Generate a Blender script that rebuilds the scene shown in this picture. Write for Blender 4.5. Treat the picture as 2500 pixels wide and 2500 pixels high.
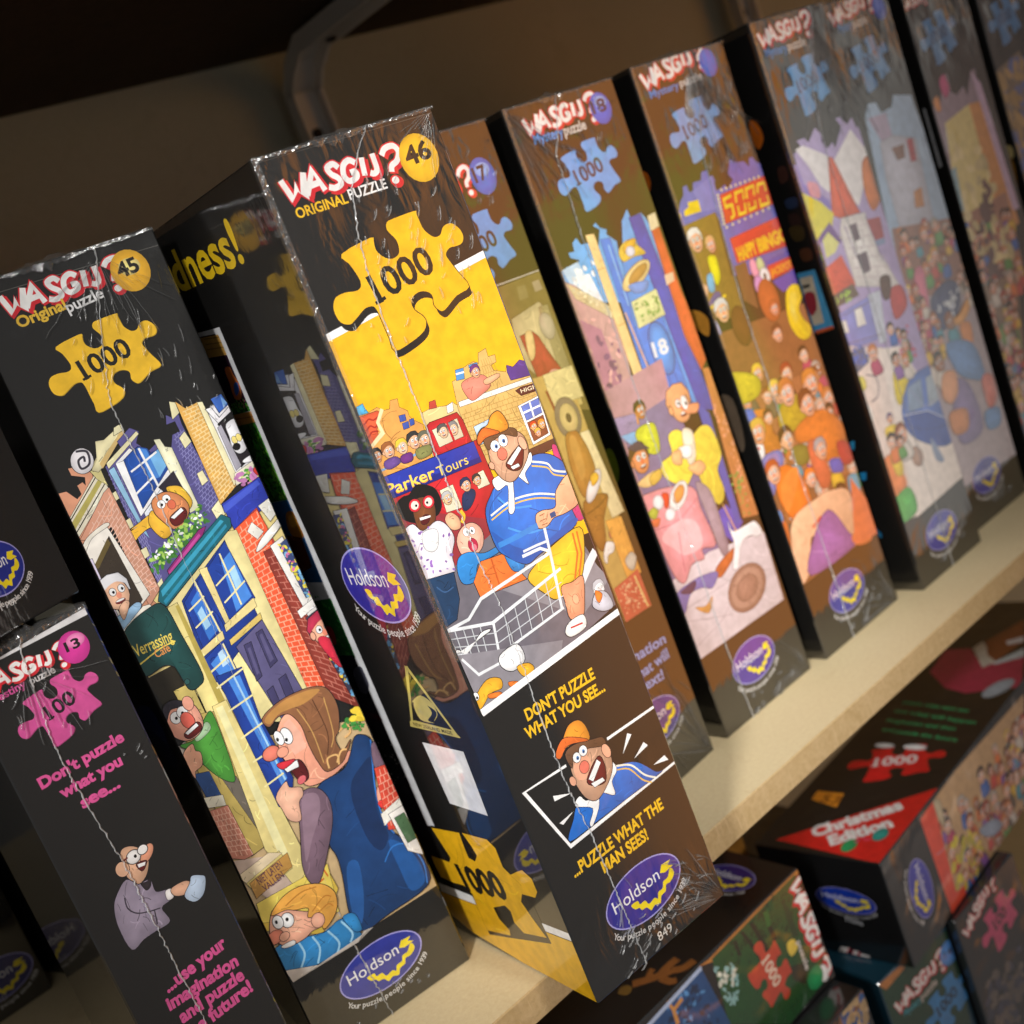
import bpy, math, random
from mathutils import Vector, Matrix
from mathutils.geometry import tessellate_polygon

for o in list(bpy.data.objects):
    bpy.data.objects.remove(o)
S = bpy.context.scene
C = S.collection
rad = math.radians

# ---------------------------------------------------------------- camera
cam_data = bpy.data.cameras.new('camera')
cam = bpy.data.objects.new('camera', cam_data)
C.objects.link(cam)
cam_data.sensor_width = 36.0
cam_data.lens = 41.2614
cam_data.clip_start = 0.02
cam_data.clip_end = 60.0
cam_data.dof.use_dof = True
cam_data.dof.focus_distance = 0.46
cam_data.dof.aperture_fstop = 9.5
_x, _y, _z = Vector((0.724231, -0.592327, -0.353043)), Vector((0.410297, -0.041324, 0.911015)), Vector((-0.554208, -0.804637, 0.213101))
cam.matrix_world = Matrix(((_x.x, _y.x, _z.x, -0.33761), (_x.y, _y.y, _z.y, -0.45038), (_x.z, _y.z, _z.z, 0.30060), (0, 0, 0, 1)))
S.camera = cam


# ---------------------------------------------------------------- world, lamps, exposure
def lin(c):
    return c / 12.92 if c <= 0.04045 else ((c + 0.055) / 1.055) ** 2.4
def hexcol(h):
    h = h.lstrip('#')
    if len(h) == 3:
        h = ''.join(a + a for a in h)
    return tuple(lin(int(h[i:i + 2], 16) / 255.0) for i in (0, 2, 4))

world = bpy.data.worlds.new("World")
S.world = world
world.use_nodes = True
def build_world(nt):
    # dim shop surroundings behind the camera: warm brown on one side, grey on the other
    N, L = nt.nodes, nt.links
    N.clear()
    out = N.new('ShaderNodeOutputWorld')
    bg = N.new('ShaderNodeBackground')
    tc = N.new('ShaderNodeTexCoord')
    sep = N.new('ShaderNodeSeparateXYZ')
    L.new(tc.outputs['Generated'], sep.inputs[0])
    at = N.new('ShaderNodeMath'); at.operation = 'ARCTAN2'
    neg = N.new('ShaderNodeMath'); neg.operation = 'MULTIPLY'; neg.inputs[1].default_value = -1
    L.new(sep.outputs[1], neg.inputs[0])
    L.new(sep.outputs[0], at.inputs[0]); L.new(neg.outputs[0], at.inputs[1])   # azimuth from -Y towards +X
    mr = N.new('ShaderNodeMapRange'); mr.inputs[1].default_value = -math.pi; mr.inputs[2].default_value = math.pi
    L.new(at.outputs[0], mr.inputs[0])
    noi = N.new('ShaderNodeTexNoise'); noi.inputs['Scale'].default_value = 3.2; noi.inputs['Detail'].default_value = 3
    L.new(tc.outputs['Generated'], noi.inputs['Vector'])
    add = N.new('ShaderNodeMath'); add.operation = 'MULTIPLY_ADD'; add.inputs[1].default_value = 0.012
    L.new(noi.outputs[0], add.inputs[0]); L.new(mr.outputs[0], add.inputs[2])
    r = N.new('ShaderNodeValToRGB')
    L.new(add.outputs[0], r.inputs[0])
    cr = r.color_ramp
    cr.elements[0].position = 0.0; cr.elements[0].color = (0.10, 0.10, 0.105, 1)
    cr.elements[1].position = 1.0; cr.elements[1].color = (0.10, 0.10, 0.105, 1)
    for p, c in WORLD_RAMP:
        e = cr.elements.new(p); e.color = (*c, 1)
    # an olive coat standing low among the brown
    el = N.new('ShaderNodeMapRange'); el.interpolation_type = 'SMOOTHSTEP'
    el.inputs[1].default_value = 0.015; el.inputs[2].default_value = -0.004; el.inputs[3].default_value = 0.0; el.inputs[4].default_value = 1.0
    L.new(sep.outputs[2], el.inputs[0])
    ol = N.new('ShaderNodeValToRGB'); L.new(add.outputs[0], ol.inputs[0])
    oe = ol.color_ramp; oe.elements[0].position = 0.0; oe.elements[0].color = (0, 0, 0, 1); oe.elements[1].position = 1.0; oe.elements[1].color = (0, 0, 0, 1)
    for d, v in ((41, 0), (41.6, 1), (45.2, 1), (45.8, 0), (46.7, 0), (47.1, 1), (50.3, 1), (50.8, 0)):
        e = oe.elements.new(deg2ramp(d)); e.color = (v, v, v, 1)
    lo = N.new('ShaderNodeMapRange'); lo.interpolation_type = 'SMOOTHSTEP'; lo.inputs[1].default_value = -0.30; lo.inputs[2].default_value = -0.16
    L.new(sep.outputs[2], lo.inputs[0])
    lm = N.new('ShaderNodeMath'); lm.operation = 'MULTIPLY'; L.new(el.outputs[0], lm.inputs[0]); L.new(lo.outputs[0], lm.inputs[1])
    of = N.new('ShaderNodeMath'); of.operation = 'MULTIPLY'; L.new(lm.outputs[0], of.inputs[0]); L.new(ol.outputs[0], of.inputs[1])
    mx = N.new('ShaderNodeMix'); mx.data_type = 'RGBA'; L.new(of.outputs[0], mx.inputs[0]); L.new(r.outputs[0], mx.inputs[6]); mx.inputs[7].default_value = (*OLIVE, 1)
    bg.inputs['Strength'].default_value = WORLD_STRENGTH
    hi = N.new('ShaderNodeMapRange'); hi.interpolation_type = 'SMOOTHSTEP'; hi.inputs[1].default_value = 0.22; hi.inputs[2].default_value = 0.12
    L.new(sep.outputs[2], hi.inputs[0])
    l2 = N.new('ShaderNodeMapRange'); l2.interpolation_type = 'SMOOTHSTEP'; l2.inputs[1].default_value = -0.58; l2.inputs[2].default_value = -0.50
    L.new(sep.outputs[2], l2.inputs[0])
    bm = N.new('ShaderNodeMath'); bm.operation = 'MULTIPLY'; L.new(hi.outputs[0], bm.inputs[0]); L.new(l2.outputs[0], bm.inputs[1])
    m2 = N.new('ShaderNodeMix'); m2.data_type = 'RGBA'; L.new(bm.outputs[0], m2.inputs[0]); m2.inputs[6].default_value = (*SHOP, 1); L.new(mx.outputs[2], m2.inputs[7])
    L.new(m2.outputs[2], bg.inputs['Color'])
    L.new(bg.outputs[0], out.inputs['Surface'])
def deg2ramp(d):      # azimuth in degrees -> ramp position (with the mean of the noise added)
    return (d + 180.0) / 360.0 + 0.006
BROWN, OLIVE, SHOP = (1.3, 0.47, 0.10), (1.05, 0.78, 0.09), (0.13, 0.13, 0.13)
WORLD_RAMP = [(deg2ramp(5), (0.07, 0.068, 0.066)), (deg2ramp(26.5), (0.12, 0.116, 0.11)), (deg2ramp(28.0), (0.6, 0.26, 0.09)), (deg2ramp(32), (0.8, 0.32, 0.10)), (deg2ramp(40), BROWN), (deg2ramp(53.2), BROWN),
              (deg2ramp(54.2), (0.72, 0.70, 0.64)), (deg2ramp(57), (0.58, 0.57, 0.53)), (deg2ramp(60), (0.2, 0.155, 0.14)), (deg2ramp(64), (0.08, 0.08, 0.08))]
WORLD_STRENGTH = 1.0
build_world(world.node_tree)

def lamp(name, kind, energy, loc, target, **kw):
    d = bpy.data.lights.new(name, kind)
    d.energy = energy
    for k, v in kw.items():
        setattr(d, k, v)
    o = bpy.data.objects.new(name, d)
    C.objects.link(o)
    o.location = loc
    o.rotation_euler = (Vector(target) - Vector(loc)).to_track_quat('-Z', 'Y').to_euler()
    return o
lamp('added_spotlight', 'SPOT', 96, (0.05, -1.35, 1.0), (0.06, 0.0, 0.205), spot_size=rad(23.5), spot_blend=1.0, shadow_soft_size=0.12, color=(1.0, 0.975, 0.93))  # added narrow spot, its soft fall-off darkens the outer boxes
lamp('added_spotlight', 'SPOT', 135, (-1.25, -0.95, 0.95), (-0.11, -0.03, 0.16), spot_size=rad(16), spot_blend=1.0, shadow_soft_size=0.10, color=(1.0, 0.98, 0.95))  # second added spot, brightens the left side faces
lamp('tube_lamp', 'AREA', 3.5, (-0.45, -0.9, 1.7), (0.0, 0.0, 0.2), shape='RECTANGLE', size=1.2, size_y=0.12, color=(1.0, 0.96, 0.9))
lamp('tube_lamp', 'AREA', 1.1, (0.75, -1.75, 1.15), (0.1, 0.0, 0.2), shape='RECTANGLE', size=0.6, size_y=0.03, color=(1.0, 0.98, 0.95))  # low lamp added so the film wrinkles catch glints
lamp('tube_lamp', 'AREA', 1.1, (-1.0, -1.7, 1.25), (-0.1, 0.0, 0.2), shape='RECTANGLE', size=0.6, size_y=0.03, color=(1.0, 0.98, 0.95))  # matching low lamp added for film glints from the left
S.view_settings.view_transform = 'Standard'
S.view_settings.look = 'None'
S.view_settings.exposure = 0.06
S.view_settings.gamma = 1.0
S.view_settings.use_curve_mapping = False

# ---------------------------------------------------------------- materials
class NT:
    def __init__(s, name):
        s.m = bpy.data.materials.new(name); s.m.use_nodes = True
        s.t = s.m.node_tree; s.N = s.t.nodes; s.L = s.t.links
        s.b = s.N['Principled BSDF']
    def n(s, t, **kw):
        x = s.N.new(t)
        for k, v in kw.items():
            if k.startswith('i_'):
                x.inputs[int(k[2:]) if k[2:].isdigit() else k[2:].replace('_', ' ')].default_value = v
            else:
                setattr(x, k, v)
        return x
    def l(s, a, b): s.L.new(a, b)
    def math(s, op, a, b=None, c=None):
        x = s.n('ShaderNodeMath', operation=op)
        for i, v in enumerate((a, b, c)):
            if v is None: continue
            if isinstance(v, (int, float)): x.inputs[i].default_value = v
            else: s.l(v, x.inputs[i])
        return x.outputs[0]
    def rng(s, v, a, b, c=0.0, d=1.0):
        x = s.n('ShaderNodeMapRange', interpolation_type='SMOOTHSTEP')
        s.l(v, x.inputs[0])
        for i, q in enumerate((a, b, c, d)): x.inputs[i + 1].default_value = q
        return x.outputs[0]

def film_normal(t, tc, amount, flat=False):
    """shrink film over card: gentle waves everywhere, crumples gathered towards both ends of the box"""
    sep = t.n('ShaderNodeSeparateXYZ'); t.l(tc.outputs['Object'], sep.inputs[0])
    z = sep.outputs[2]
    def noise(sc, mul, det, dist):
        mp = t.n('ShaderNodeMapping'); mp.inputs['Scale'].default_value = mul
        t.l(tc.outputs['Object'], mp.inputs[0])
        n = t.n('ShaderNodeTexNoise', i_Scale=sc, i_Detail=det, i_Distortion=dist)
        t.l(mp.outputs[0], n.inputs['Vector'])
        return n.outputs[0]
    wave = noise(14, (1, 1, 0.6), 1.0, 0.2)
    streak = noise(150, (1, 1, 0.3), 2.0, 1.2)
    crumple = noise(95, (1, 1, 0.5), 2.5, 1.6)
    patch = noise(34, (1, 1, 1), 1.0, 0.0)
    if flat:
        ends = t.rng(patch, 0.5, 0.7)
    else:
        top = t.rng(z, 0.285, 0.352); bot = t.math('MULTIPLY', t.rng(z, 0.060, 0.004), 0.5)
        ends = t.math('MAXIMUM', top, bot)
    gate = t.rng(patch, 0.40, 0.62)
    gate2 = t.math('MULTIPLY_ADD', gate, 0.75, 0.25)
    e = t.math('MULTIPLY', ends, gate2)
    spots = t.math('MULTIPLY', t.rng(patch, 0.62, 0.74), 0.14)
    e2 = t.math('MAXIMUM', e, spots)
    nx = t.n('ShaderNodeSeparateXYZ'); t.l(tc.outputs['Normal'], nx.inputs[0])
    side = t.rng(t.math('ABSOLUTE', nx.outputs[0]), 0.5, 0.8, 1.0, 0.25)          # the big side faces are pulled smoother
    h = t.math('MULTIPLY', t.math('MULTIPLY', t.math('ADD', t.math('MULTIPLY', streak, 0.6), crumple), e2), 0.0005 * amount)
    h = t.math('MULTIPLY', h, side)
    h = t.math('ADD', h, t.math('MULTIPLY', wave, 0.0003 * amount))
    b = t.n('ShaderNodeBump', i_Strength=1.0, i_Distance=1.0)
    t.l(h, b.inputs['Height'])
    return b.outputs[0], e2

def card(name, base=None, amount=1.0, flat=False, coat=1.0):
    t = NT(name)
    tc = t.n('ShaderNodeTexCoord')
    if base is None:
        a = t.n('ShaderNodeAttribute', attribute_name='ink')
        col = a.outputs['Color']
        n = t.n('ShaderNodeTexNoise', i_Scale=170.0, i_Detail=3.0); t.l(tc.outputs['Object'], n.inputs['Vector'])
        f = t.rng(n.outputs[0], 0.25, 0.75, 0.86, 1.08)
        mx = t.n('ShaderNodeMix', data_type='RGBA', blend_type='MULTIPLY'); mx.inputs[0].default_value = 1.0
        t.l(col, mx.inputs[6]); t.l(f, mx.inputs[7])
        t.l(mx.outputs[2], t.b.inputs['Base Color'])
    else:
        n = t.n('ShaderNodeTexNoise', i_Scale=60.0, i_Detail=4.0); t.l(tc.outputs['Object'], n.inputs['Vector'])
        r = t.n('ShaderNodeMix', data_type='RGBA'); r.inputs[6].default_value = (*base, 1); r.inputs[7].default_value = (*[c * 1.5 for c in base], 1)
        t.l(n.outputs[0], r.inputs[0]); t.l(r.outputs[2], t.b.inputs['Base Color'])
    t.b.inputs['Roughness'].default_value = 0.55
    t.b.inputs['Specular IOR Level'].default_value = 0.25
    t.b.inputs['Coat Weight'].default_value = coat
    t.b.inputs['Coat IOR'].default_value = 2.1
    nrm, e = film_normal(t, tc, amount, flat)
    cr = t.math('MULTIPLY_ADD', e, 0.08, 0.12 if flat else 0.035)
    t.l(cr, t.b.inputs['Coat Roughness'])
    t.l(nrm, t.b.inputs['Coat Normal'])
    return t.m

PRINT = card('film_covered_print')
PRINT_FLAT = card('film_covered_print_lying', amount=0.8, flat=True)
BLACK = card('film_covered_black_card', hexcol('141312'))
BLACK_FLAT = card('film_covered_black_card_lying', hexcol('121213'), amount=0.8, flat=True)
TEAL = card('film_covered_teal_card', hexcol('123848'), amount=0.8, flat=True)

def board(name, c1, c2, scale, rough=0.7, streak=None, bump=0.0004):
    t = NT(name); tc = t.n('ShaderNodeTexCoord')
    n1 = t.n('ShaderNodeTexNoise', i_Scale=scale, i_Detail=6.0, i_Roughness=0.7); t.l(tc.outputs['Object'], n1.inputs['Vector'])
    n2 = t.n('ShaderNodeTexNoise', i_Scale=9.0, i_Detail=3.0); t.l(tc.outputs['Object'], n2.inputs['Vector'])
    m = t.math('MULTIPLY_ADD', n1.outputs[0], 0.7, t.math('MULTIPLY', n2.outputs[0], 0.35))
    f = t.rng(m, 0.32, 0.78)
    if streak:
        mp = t.n('ShaderNodeMapping'); mp.inputs['Scale'].default_value = streak; mp.inputs['Rotation'].default_value = (0, rad(35), 0)
        t.l(tc.outputs['Object'], mp.inputs[0])
        n3 = t.n('ShaderNodeTexNoise', i_Scale=1.0, i_Detail=2.0); t.l(mp.outputs[0], n3.inputs['Vector'])
        f = t.math('MAXIMUM', f, t.rng(n3.outputs[0], 0.60, 0.72))
    n4 = t.n('ShaderNodeTexNoise', i_Scale=31.0, i_Detail=5.0, i_Roughness=0.75, i_Distortion=1.0); t.l(tc.outputs['Object'], n4.inputs['Vector'])
    f = t.math('MULTIPLY', f, t.rng(n4.outputs[0], 0.36, 0.46, 0.15, 1.0))
    mx = t.n('ShaderNodeMix', data_type='RGBA'); mx.inputs[6].default_value = (*hexcol(c1), 1); mx.inputs[7].default_value = (*hexcol(c2), 1)
    t.l(f, mx.inputs[0]); t.l(mx.outputs[2], t.b.inputs['Base Color'])
    t.b.inputs['Roughness'].default_value = rough
    t.b.inputs['Specular IOR Level'].default_value = 0.2
    bp = t.n('ShaderNodeBump', i_Strength=1.0, i_Distance=bump); t.l(n1.outputs[0], bp.inputs['Height']); t.l(bp.outputs[0], t.b.inputs['Normal'])
    return t.m
MDF = board('mdf_board', 'd6c096', 'e4d2a8', 420, 0.6, bump=0.0002)
MDF_EDGE = board('sawn_mdf_edge', 'b59a6c', 'cbb086', 300, 0.7, streak=(520, 60, 40), bump=0.0006)
WALL = board('painted_fibreboard', 'c4bfa9', 'cfc9b5', 260, 0.75)
UNDER = board('dark_underside_board', '3a2c20', '4a3828', 200, 0.7)  # shade under the upper shelf is put into this dark colour
TIMBER = board('amber_timber', '8a5c22', 'a87432', 150, 0.6)
def steel():
    t = NT('galvanised_steel'); tc = t.n('ShaderNodeTexCoord')
    n = t.n('ShaderNodeTexNoise', i_Scale=60.0, i_Detail=4.0); t.l(tc.outputs['Object'], n.inputs['Vector'])
    t.b.inputs['Base Color'].default_value = (0.74, 0.71, 0.67, 1); t.b.inputs['Metallic'].default_value = 0.15
    t.l(t.rng(n.outputs[0], 0.2, 0.8, 0.35, 0.6), t.b.inputs['Roughness'])
    return t.m
STEEL = steel()
def dark_metal():
    t = NT('dark_screw_metal'); t.b.inputs['Base Color'].default_value = (0.03, 0.028, 0.026, 1); t.b.inputs['Metallic'].default_value = 0.6; t.b.inputs['Roughness'].default_value = 0.5
    return t.m
SCREW = dark_metal()
def film_mat(name, clear, white):
    t = NT(name); out = t.N['Material Output']; t.N.remove(t.b)
    tr = t.n('ShaderNodeBsdfTransparent'); gl = t.n('ShaderNodeBsdfGlossy'); gl.inputs['Roughness'].default_value = 0.16
    df = t.n('ShaderNodeBsdfDiffuse'); df.inputs['Color'].default_value = (0.8, 0.8, 0.8, 1)
    m1 = t.n('ShaderNodeMixShader'); m1.inputs[0].default_value = white; t.l(gl.outputs[0], m1.inputs[1]); t.l(df.outputs[0], m1.inputs[2])
    m2 = t.n('ShaderNodeMixShader'); m2.inputs[0].default_value = 1 - clear; t.l(tr.outputs[0], m2.inputs[1]); t.l(m1.outputs[0], m2.inputs[2])
    tc = t.n('ShaderNodeTexCoord'); n = t.n('ShaderNodeTexNoise', i_Scale=700.0, i_Detail=2.0); t.l(tc.outputs['Object'], n.inputs['Vector'])
    bp = t.n('ShaderNodeBump', i_Strength=0.7, i_Distance=0.0006); t.l(n.outputs[0], bp.inputs['Height'])
    t.l(bp.outputs[0], gl.inputs['Normal']); t.l(m2.outputs[0], out.inputs['Surface'])
    return t.m
SEAM = film_mat('film_weld', 0.25, 0.55)
CREASE = film_mat('film_fold', 0.58, 0.3)  # white share stands in for bright glints along the real folds
GATHER = film_mat('film_gather', 0.80, 0.16)

# ---------------------------------------------------------------- mesh helpers
def link(name, verts, faces, mat, parent=None, cols=None, mats=None, fmi=None, smooth=False):
    me = bpy.data.meshes.new(name)
    me.from_pydata([tuple(v) for v in verts], [], faces)
    for m in (mats or [mat]): me.materials.append(m)
    if fmi:
        for p, i in zip(me.polygons, fmi): p.material_index = i
    if cols is not None:
        a = me.color_attributes.new('ink', 'FLOAT_COLOR', 'POINT')
        flat = []
        for c in cols: flat += [c[0], c[1], c[2], 1.0]
        a.data.foreach_set('color', flat)
    if smooth:
        for p in me.polygons: p.use_smooth = True
    me.update()
    o = bpy.data.objects.new(name, me)
    C.objects.link(o)
    if parent: o.parent = parent
    return o
def thing(name, label, cat, loc, rz=0.0, group=None):
    o = bpy.data.objects.new(name, None); C.objects.link(o)
    o.empty_display_size = 0.05
    o.location = loc; o.rotation_euler = (0, 0, rz); o['label'] = label; o['category'] = cat
    if group: o['group'] = group
    return o
def tag(o, label, cat, group=None, kind=None):
    if kind: o['kind'] = kind
    else:
        o['label'] = label; o['category'] = cat
    if group: o['group'] = group
    return o
def bevel_box(x0, x1, y0, y1, z0, z1, b):
    """box with its twelve edges chamfered by b"""
    V, F, idx = [], [], {}
    X, Y, Z = (x0, x1), (y0, y1), (z0, z1)
    def put(k, p):
        idx[k] = len(V); V.append(p)
    for i in (0, 1):
        for j in (0, 1):
            for k in (0, 1):
                sx, sy, sz = (b if i == 0 else -b), (b if j == 0 else -b), (b if k == 0 else -b)
                put((i, j, k, 'x'), (X[i], Y[j] + sy, Z[k] + sz))
                put((i, j, k, 'y'), (X[i] + sx, Y[j], Z[k] + sz))
                put((i, j, k, 'z'), (X[i] + sx, Y[j] + sy, Z[k]))
    q = lambda *ks: F.append([idx[k] for k in ks])
    for s in (0, 1):
        a = [(s, 0, 0, 'x'), (s, 1, 0, 'x'), (s, 1, 1, 'x'), (s, 0, 1, 'x')]; q(*(a if s else a[::-1]))
        a = [(0, s, 0, 'y'), (0, s, 1, 'y'), (1, s, 1, 'y'), (1, s, 0, 'y')]; q(*(a if s else a[::-1]))
        a = [(0, 0, s, 'z'), (1, 0, s, 'z'), (1, 1, s, 'z'), (0, 1, s, 'z')]; q(*(a if s else a[::-1]))
    for i in (0, 1):
        for j in (0, 1):
            q((i, j, 0, 'x'), (i, j, 1, 'x'), (i, j, 1, 'y'), (i, j, 0, 'y'))
            q((i, 0, j, 'x'), (i, 1, j, 'x'), (i, 1, j, 'z'), (i, 0, j, 'z'))
            q((0, i, j, 'y'), (1, i, j, 'y'), (1, i, j, 'z'), (0, i, j, 'z'))
            for k in (0, 1): q((i, j, k, 'x'), (i, j, k, 'y'), (i, j, k, 'z'))
    return V, F

# ---------------------------------------------------------------- lettering: every string is set once, all converted together
TEXTS = {}
def want(txt, bold): TEXTS.setdefault((txt, bold), None)
def build_texts():
    obs = {}
    for (txt, bold) in TEXTS:
        cu = bpy.data.curves.new('lettering', 'FONT'); cu.body = txt; cu.size = 1.0; cu.offset = 0.011 * bold; cu.dimensions = '2D'; cu.fill_mode = 'FRONT'; cu.resolution_u = 3
        o = bpy.data.objects.new('lettering', cu); C.objects.link(o); obs[(txt, bold)] = o
    dg = bpy.context.evaluated_depsgraph_get()
    for k, o in obs.items():
        me = o.evaluated_get(dg).to_mesh()
        me.calc_loop_triangles()
        TEXTS[k] = ([(v.co.x, v.co.y) for v in me.vertices], [tuple(t.vertices) for t in me.loop_triangles])
    for o in obs.values():
        cu = o.data; bpy.data.objects.remove(o); bpy.data.curves.remove(cu)

# ---------------------------------------------------------------- printed sheets
INK = hexcol('15121a')
def smooth_closed(P, n=4):
    out = []; m = len(P)
    for i in range(m):
        p0, p1, p2, p3 = P[i - 1], P[i], P[(i + 1) % m], P[(i + 2) % m]
        for k in range(n):
            t = k / n
            out.append(tuple(0.5 * (2 * p1[a] + (p2[a] - p0[a]) * t + (2 * p0[a] - 5 * p1[a] + 4 * p2[a] - p3[a]) * t * t + (3 * p1[a] - p0[a] - 3 * p2[a] + p3[a]) * t ** 3) for a in (0, 1)))
    return out
def smooth_open(P, n=5):
    if len(P) < 3: return P
    Q = [P[0]] + list(P) + [P[-1]]; out = []
    for i in range(1, len(Q) - 2):
        p0, p1, p2, p3 = Q[i - 1], Q[i], Q[i + 1], Q[i + 2]
        for k in range(n):
            t = k / n
            out.append(tuple(0.5 * (2 * p1[a] + (p2[a] - p0[a]) * t + (2 * p0[a] - 5 * p1[a] + 4 * p2[a] - p3[a]) * t * t + (3 * p1[a] - p0[a] - 3 * p2[a] + p3[a]) * t ** 3) for a in (0, 1)))
    return out + [P[-1]]
def area(P):
    return 0.5 * sum(P[i - 1][0] * P[i][1] - P[i][0] * P[i - 1][1] for i in range(len(P)))
def inflate(P, w):
    if area(P) < 0: P = P[::-1]
    out = []; m = len(P)
    for i in range(m):
        a, b, c = P[i - 1], P[i], P[(i + 1) % m]
        d1 = (b[0] - a[0], b[1] - a[1]); d2 = (c[0] - b[0], c[1] - b[1])
        l1 = math.hypot(*d1) or 1e-6; l2 = math.hypot(*d2) or 1e-6
        n1 = (d1[1] / l1, -d1[0] / l1); n2 = (d2[1] / l2, -d2[0] / l2)
        s = (n1[0] + n2[0], n1[1] + n2[1]); q = s[0] * s[0] + s[1] * s[1]
        k = min(2.0 / max(q, 0.3), 2.2)
        out.append((b[0] + s[0] * k * w, b[1] + s[1] * k * w))
    return out
def ell(cx, cy, rx, ry, rot=0.0, n=22):
    c, s = math.cos(rad(rot)), math.sin(rad(rot)); out = []
    for i in range(n):
        a = 2 * math.pi * i / n; x, y = rx * math.cos(a), ry * math.sin(a)
        out.append((cx + x * c - y * s, cy + x * s + y * c))
    return out
def clip(P, box):
    for ax, lim, sg in ((0, box[0], 1), (0, box[2], -1), (1, box[1], 1), (1, box[3], -1)):
        if not P: return P
        out = []
        for i in range(len(P)):
            a, b = P[i - 1], P[i]
            ia, ib = (a[ax] - lim) * sg >= 0, (b[ax] - lim) * sg >= 0
            if ia != ib:
                t = (lim - a[ax]) / (b[ax] - a[ax]); out.append(tuple(a[k] + (b[k] - a[k]) * t for k in (0, 1)))
            if ib: out.append(b)
        P = out
    return P
def tint(c, f): return tuple(min(1.0, x * f) for x in c)

class Face:
    """one printed face of a carton; shapes are stacked in hair-thin ink layers"""
    DZ = 0.0000035
    def __init__(s, box):
        s.box = box; s.layers = []; s.part = None; s.parts = []
    def begin(s, name, parent=None):
        s.part = (name, [], [], [], parent); s.parts.append(s.part)
    def sub(s, name):
        s.begin(name, s.part if s.part[4] is None else s.part[4])
    def back(s):
        s.part = s.part[4] or s.part
    def level(s, bb):
        l = 0
        for (b, k) in s.layers:
            if k > l and b[0] < bb[2] and b[2] > bb[0] and b[1] < bb[3] and b[3] > bb[1]: l = k
        l += 1; s.layers.append((bb, l)); return l
    def add(s, polys, col, grad=0.0):
        """polys: list of convex-or-simple outlines forming one shape"""
        ps = [q for q in (clip(p, s.box) for p in polys) if len(q) >= 3]
        if not ps: return
        xs = [x for p in ps for x, _ in p]; ys = [y for p in ps for _, y in p]
        bb = (min(xs), min(ys), max(xs), max(ys)); lv = s.level(bb)
        w = max(bb[2] - bb[0], 1e-6); h = max(bb[3] - bb[1], 1e-6)
        _, V, F, K, _p = s.part
        for p in ps:
            b = len(V)
            cx = sum(x for x, _ in p) / len(p); cy = sum(y for _, y in p) / len(p); m = len(p)
            sg = [(p[i - 1][0] - cx) * (p[i][1] - cy) - (p[i - 1][1] - cy) * (p[i][0] - cx) for i in range(m)]
            if grad >= 0.3 and m > 5 and (min(sg) > 0 or max(sg) < 0):
                # airbrushed: paler in the middle, deeper towards the outline
                for x, y in p:
                    V.append((x, y, lv)); g = 0.80 + grad * 0.25 * ((y - bb[1]) / h - (x - bb[0]) / w); K.append(tint(col, g))
                hx, hy = -0.14, 0.16
                for x, y in p:
                    V.append((cx + (x - cx) * .6 + hx * w * .3, cy + (y - cy) * .6 + hy * h * .3, lv)); K.append(tint(col, 1.06))
                V.append((cx + hx * w * .4, cy + hy * h * .4, lv)); K.append(tint(col, 1.22))
                for i in range(m):
                    j = (i + 1) % m
                    F.append([b + i, b + j, b + m + j, b + m + i]); F.append([b + m + i, b + m + j, b + 2 * m])
                continue
            for x, y in p:
                V.append((x, y, lv))
                g = 1.0 + grad * (0.55 * (y - bb[1]) / h - 0.45 * (x - bb[0]) / w + 0.1 - 0.15)
                K.append(tint(col, g))
            if len(p) == 3: F.append([b, b + 1, b + 2])
            elif len(p) == 4 and convex(p): F.append([b, b + 1, b + 2, b + 3])
            else:
                for t in tessellate_polygon([[Vector((x, y, 0)) for x, y in p]]): F.append([b + i for i in t])
    def poly(s, P, col, ink=0.0, grad=0.0):
        if ink: s.add([inflate(P, ink)], INK)
        s.add([P], col, grad)
    def stroke(s, P, w, col):
        if len(P) < 2: return
        Lp, Rp = [], []
        for i in range(len(P)):
            a = P[max(i - 1, 0)]; b = P[min(i + 1, len(P) - 1)]
            d = (b[0] - a[0], b[1] - a[1]); l = math.hypot(*d) or 1e-6
            n = (-d[1] / l * w / 2, d[0] / l * w / 2)
            if 0 < i < len(P) - 1:
                d1 = (P[i][0] - P[i - 1][0], P[i][1] - P[i - 1][1]); l1 = math.hypot(*d1) or 1e-6
                cs = max(abs((d[0] * d1[0] + d[1] * d1[1]) / (l * l1)), 0.6); n = (n[0] / cs, n[1] / cs)
            Lp.append((P[i][0] + n[0], P[i][1] + n[1])); Rp.append((P[i][0] - n[0], P[i][1] - n[1]))
        s.add([[Rp[i], Rp[i + 1], Lp[i + 1], Lp[i]] for i in range(len(P) - 1)], col)
    def text(s, txt, bold, p0, p1, h, col, fit=True):
        V, T = TEXTS[(txt, bold)]
        if not V: return
        x0 = min(v[0] for v in V); x1 = max(v[0] for v in V)
        dx, dy = p1[0] - p0[0], p1[1] - p0[1]; l = math.hypot(dx, dy)
        ux, uy = dx / l, dy / l; sy = h / 0.72; sx = l / (x1 - x0) if fit else sy
        m = [(p0[0] + (x - x0) * sx * ux - y * sy * uy, p0[1] + (x - x0) * sx * uy + y * sy * ux) for x, y in V]
        s.add([[m[i] for i in t] for t in T], col)
def convex(p):
    sg = 0
    for i in range(len(p)):
        a, b, c = p[i - 2], p[i - 1], p[i]
        z = (b[0] - a[0]) * (c[1] - b[1]) - (b[1] - a[1]) * (c[0] - b[0])
        if abs(z) < 1e-9: continue
        if sg and (z > 0) != (sg > 0): return False
        sg = 1 if z > 0 else -1
    return True
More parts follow.
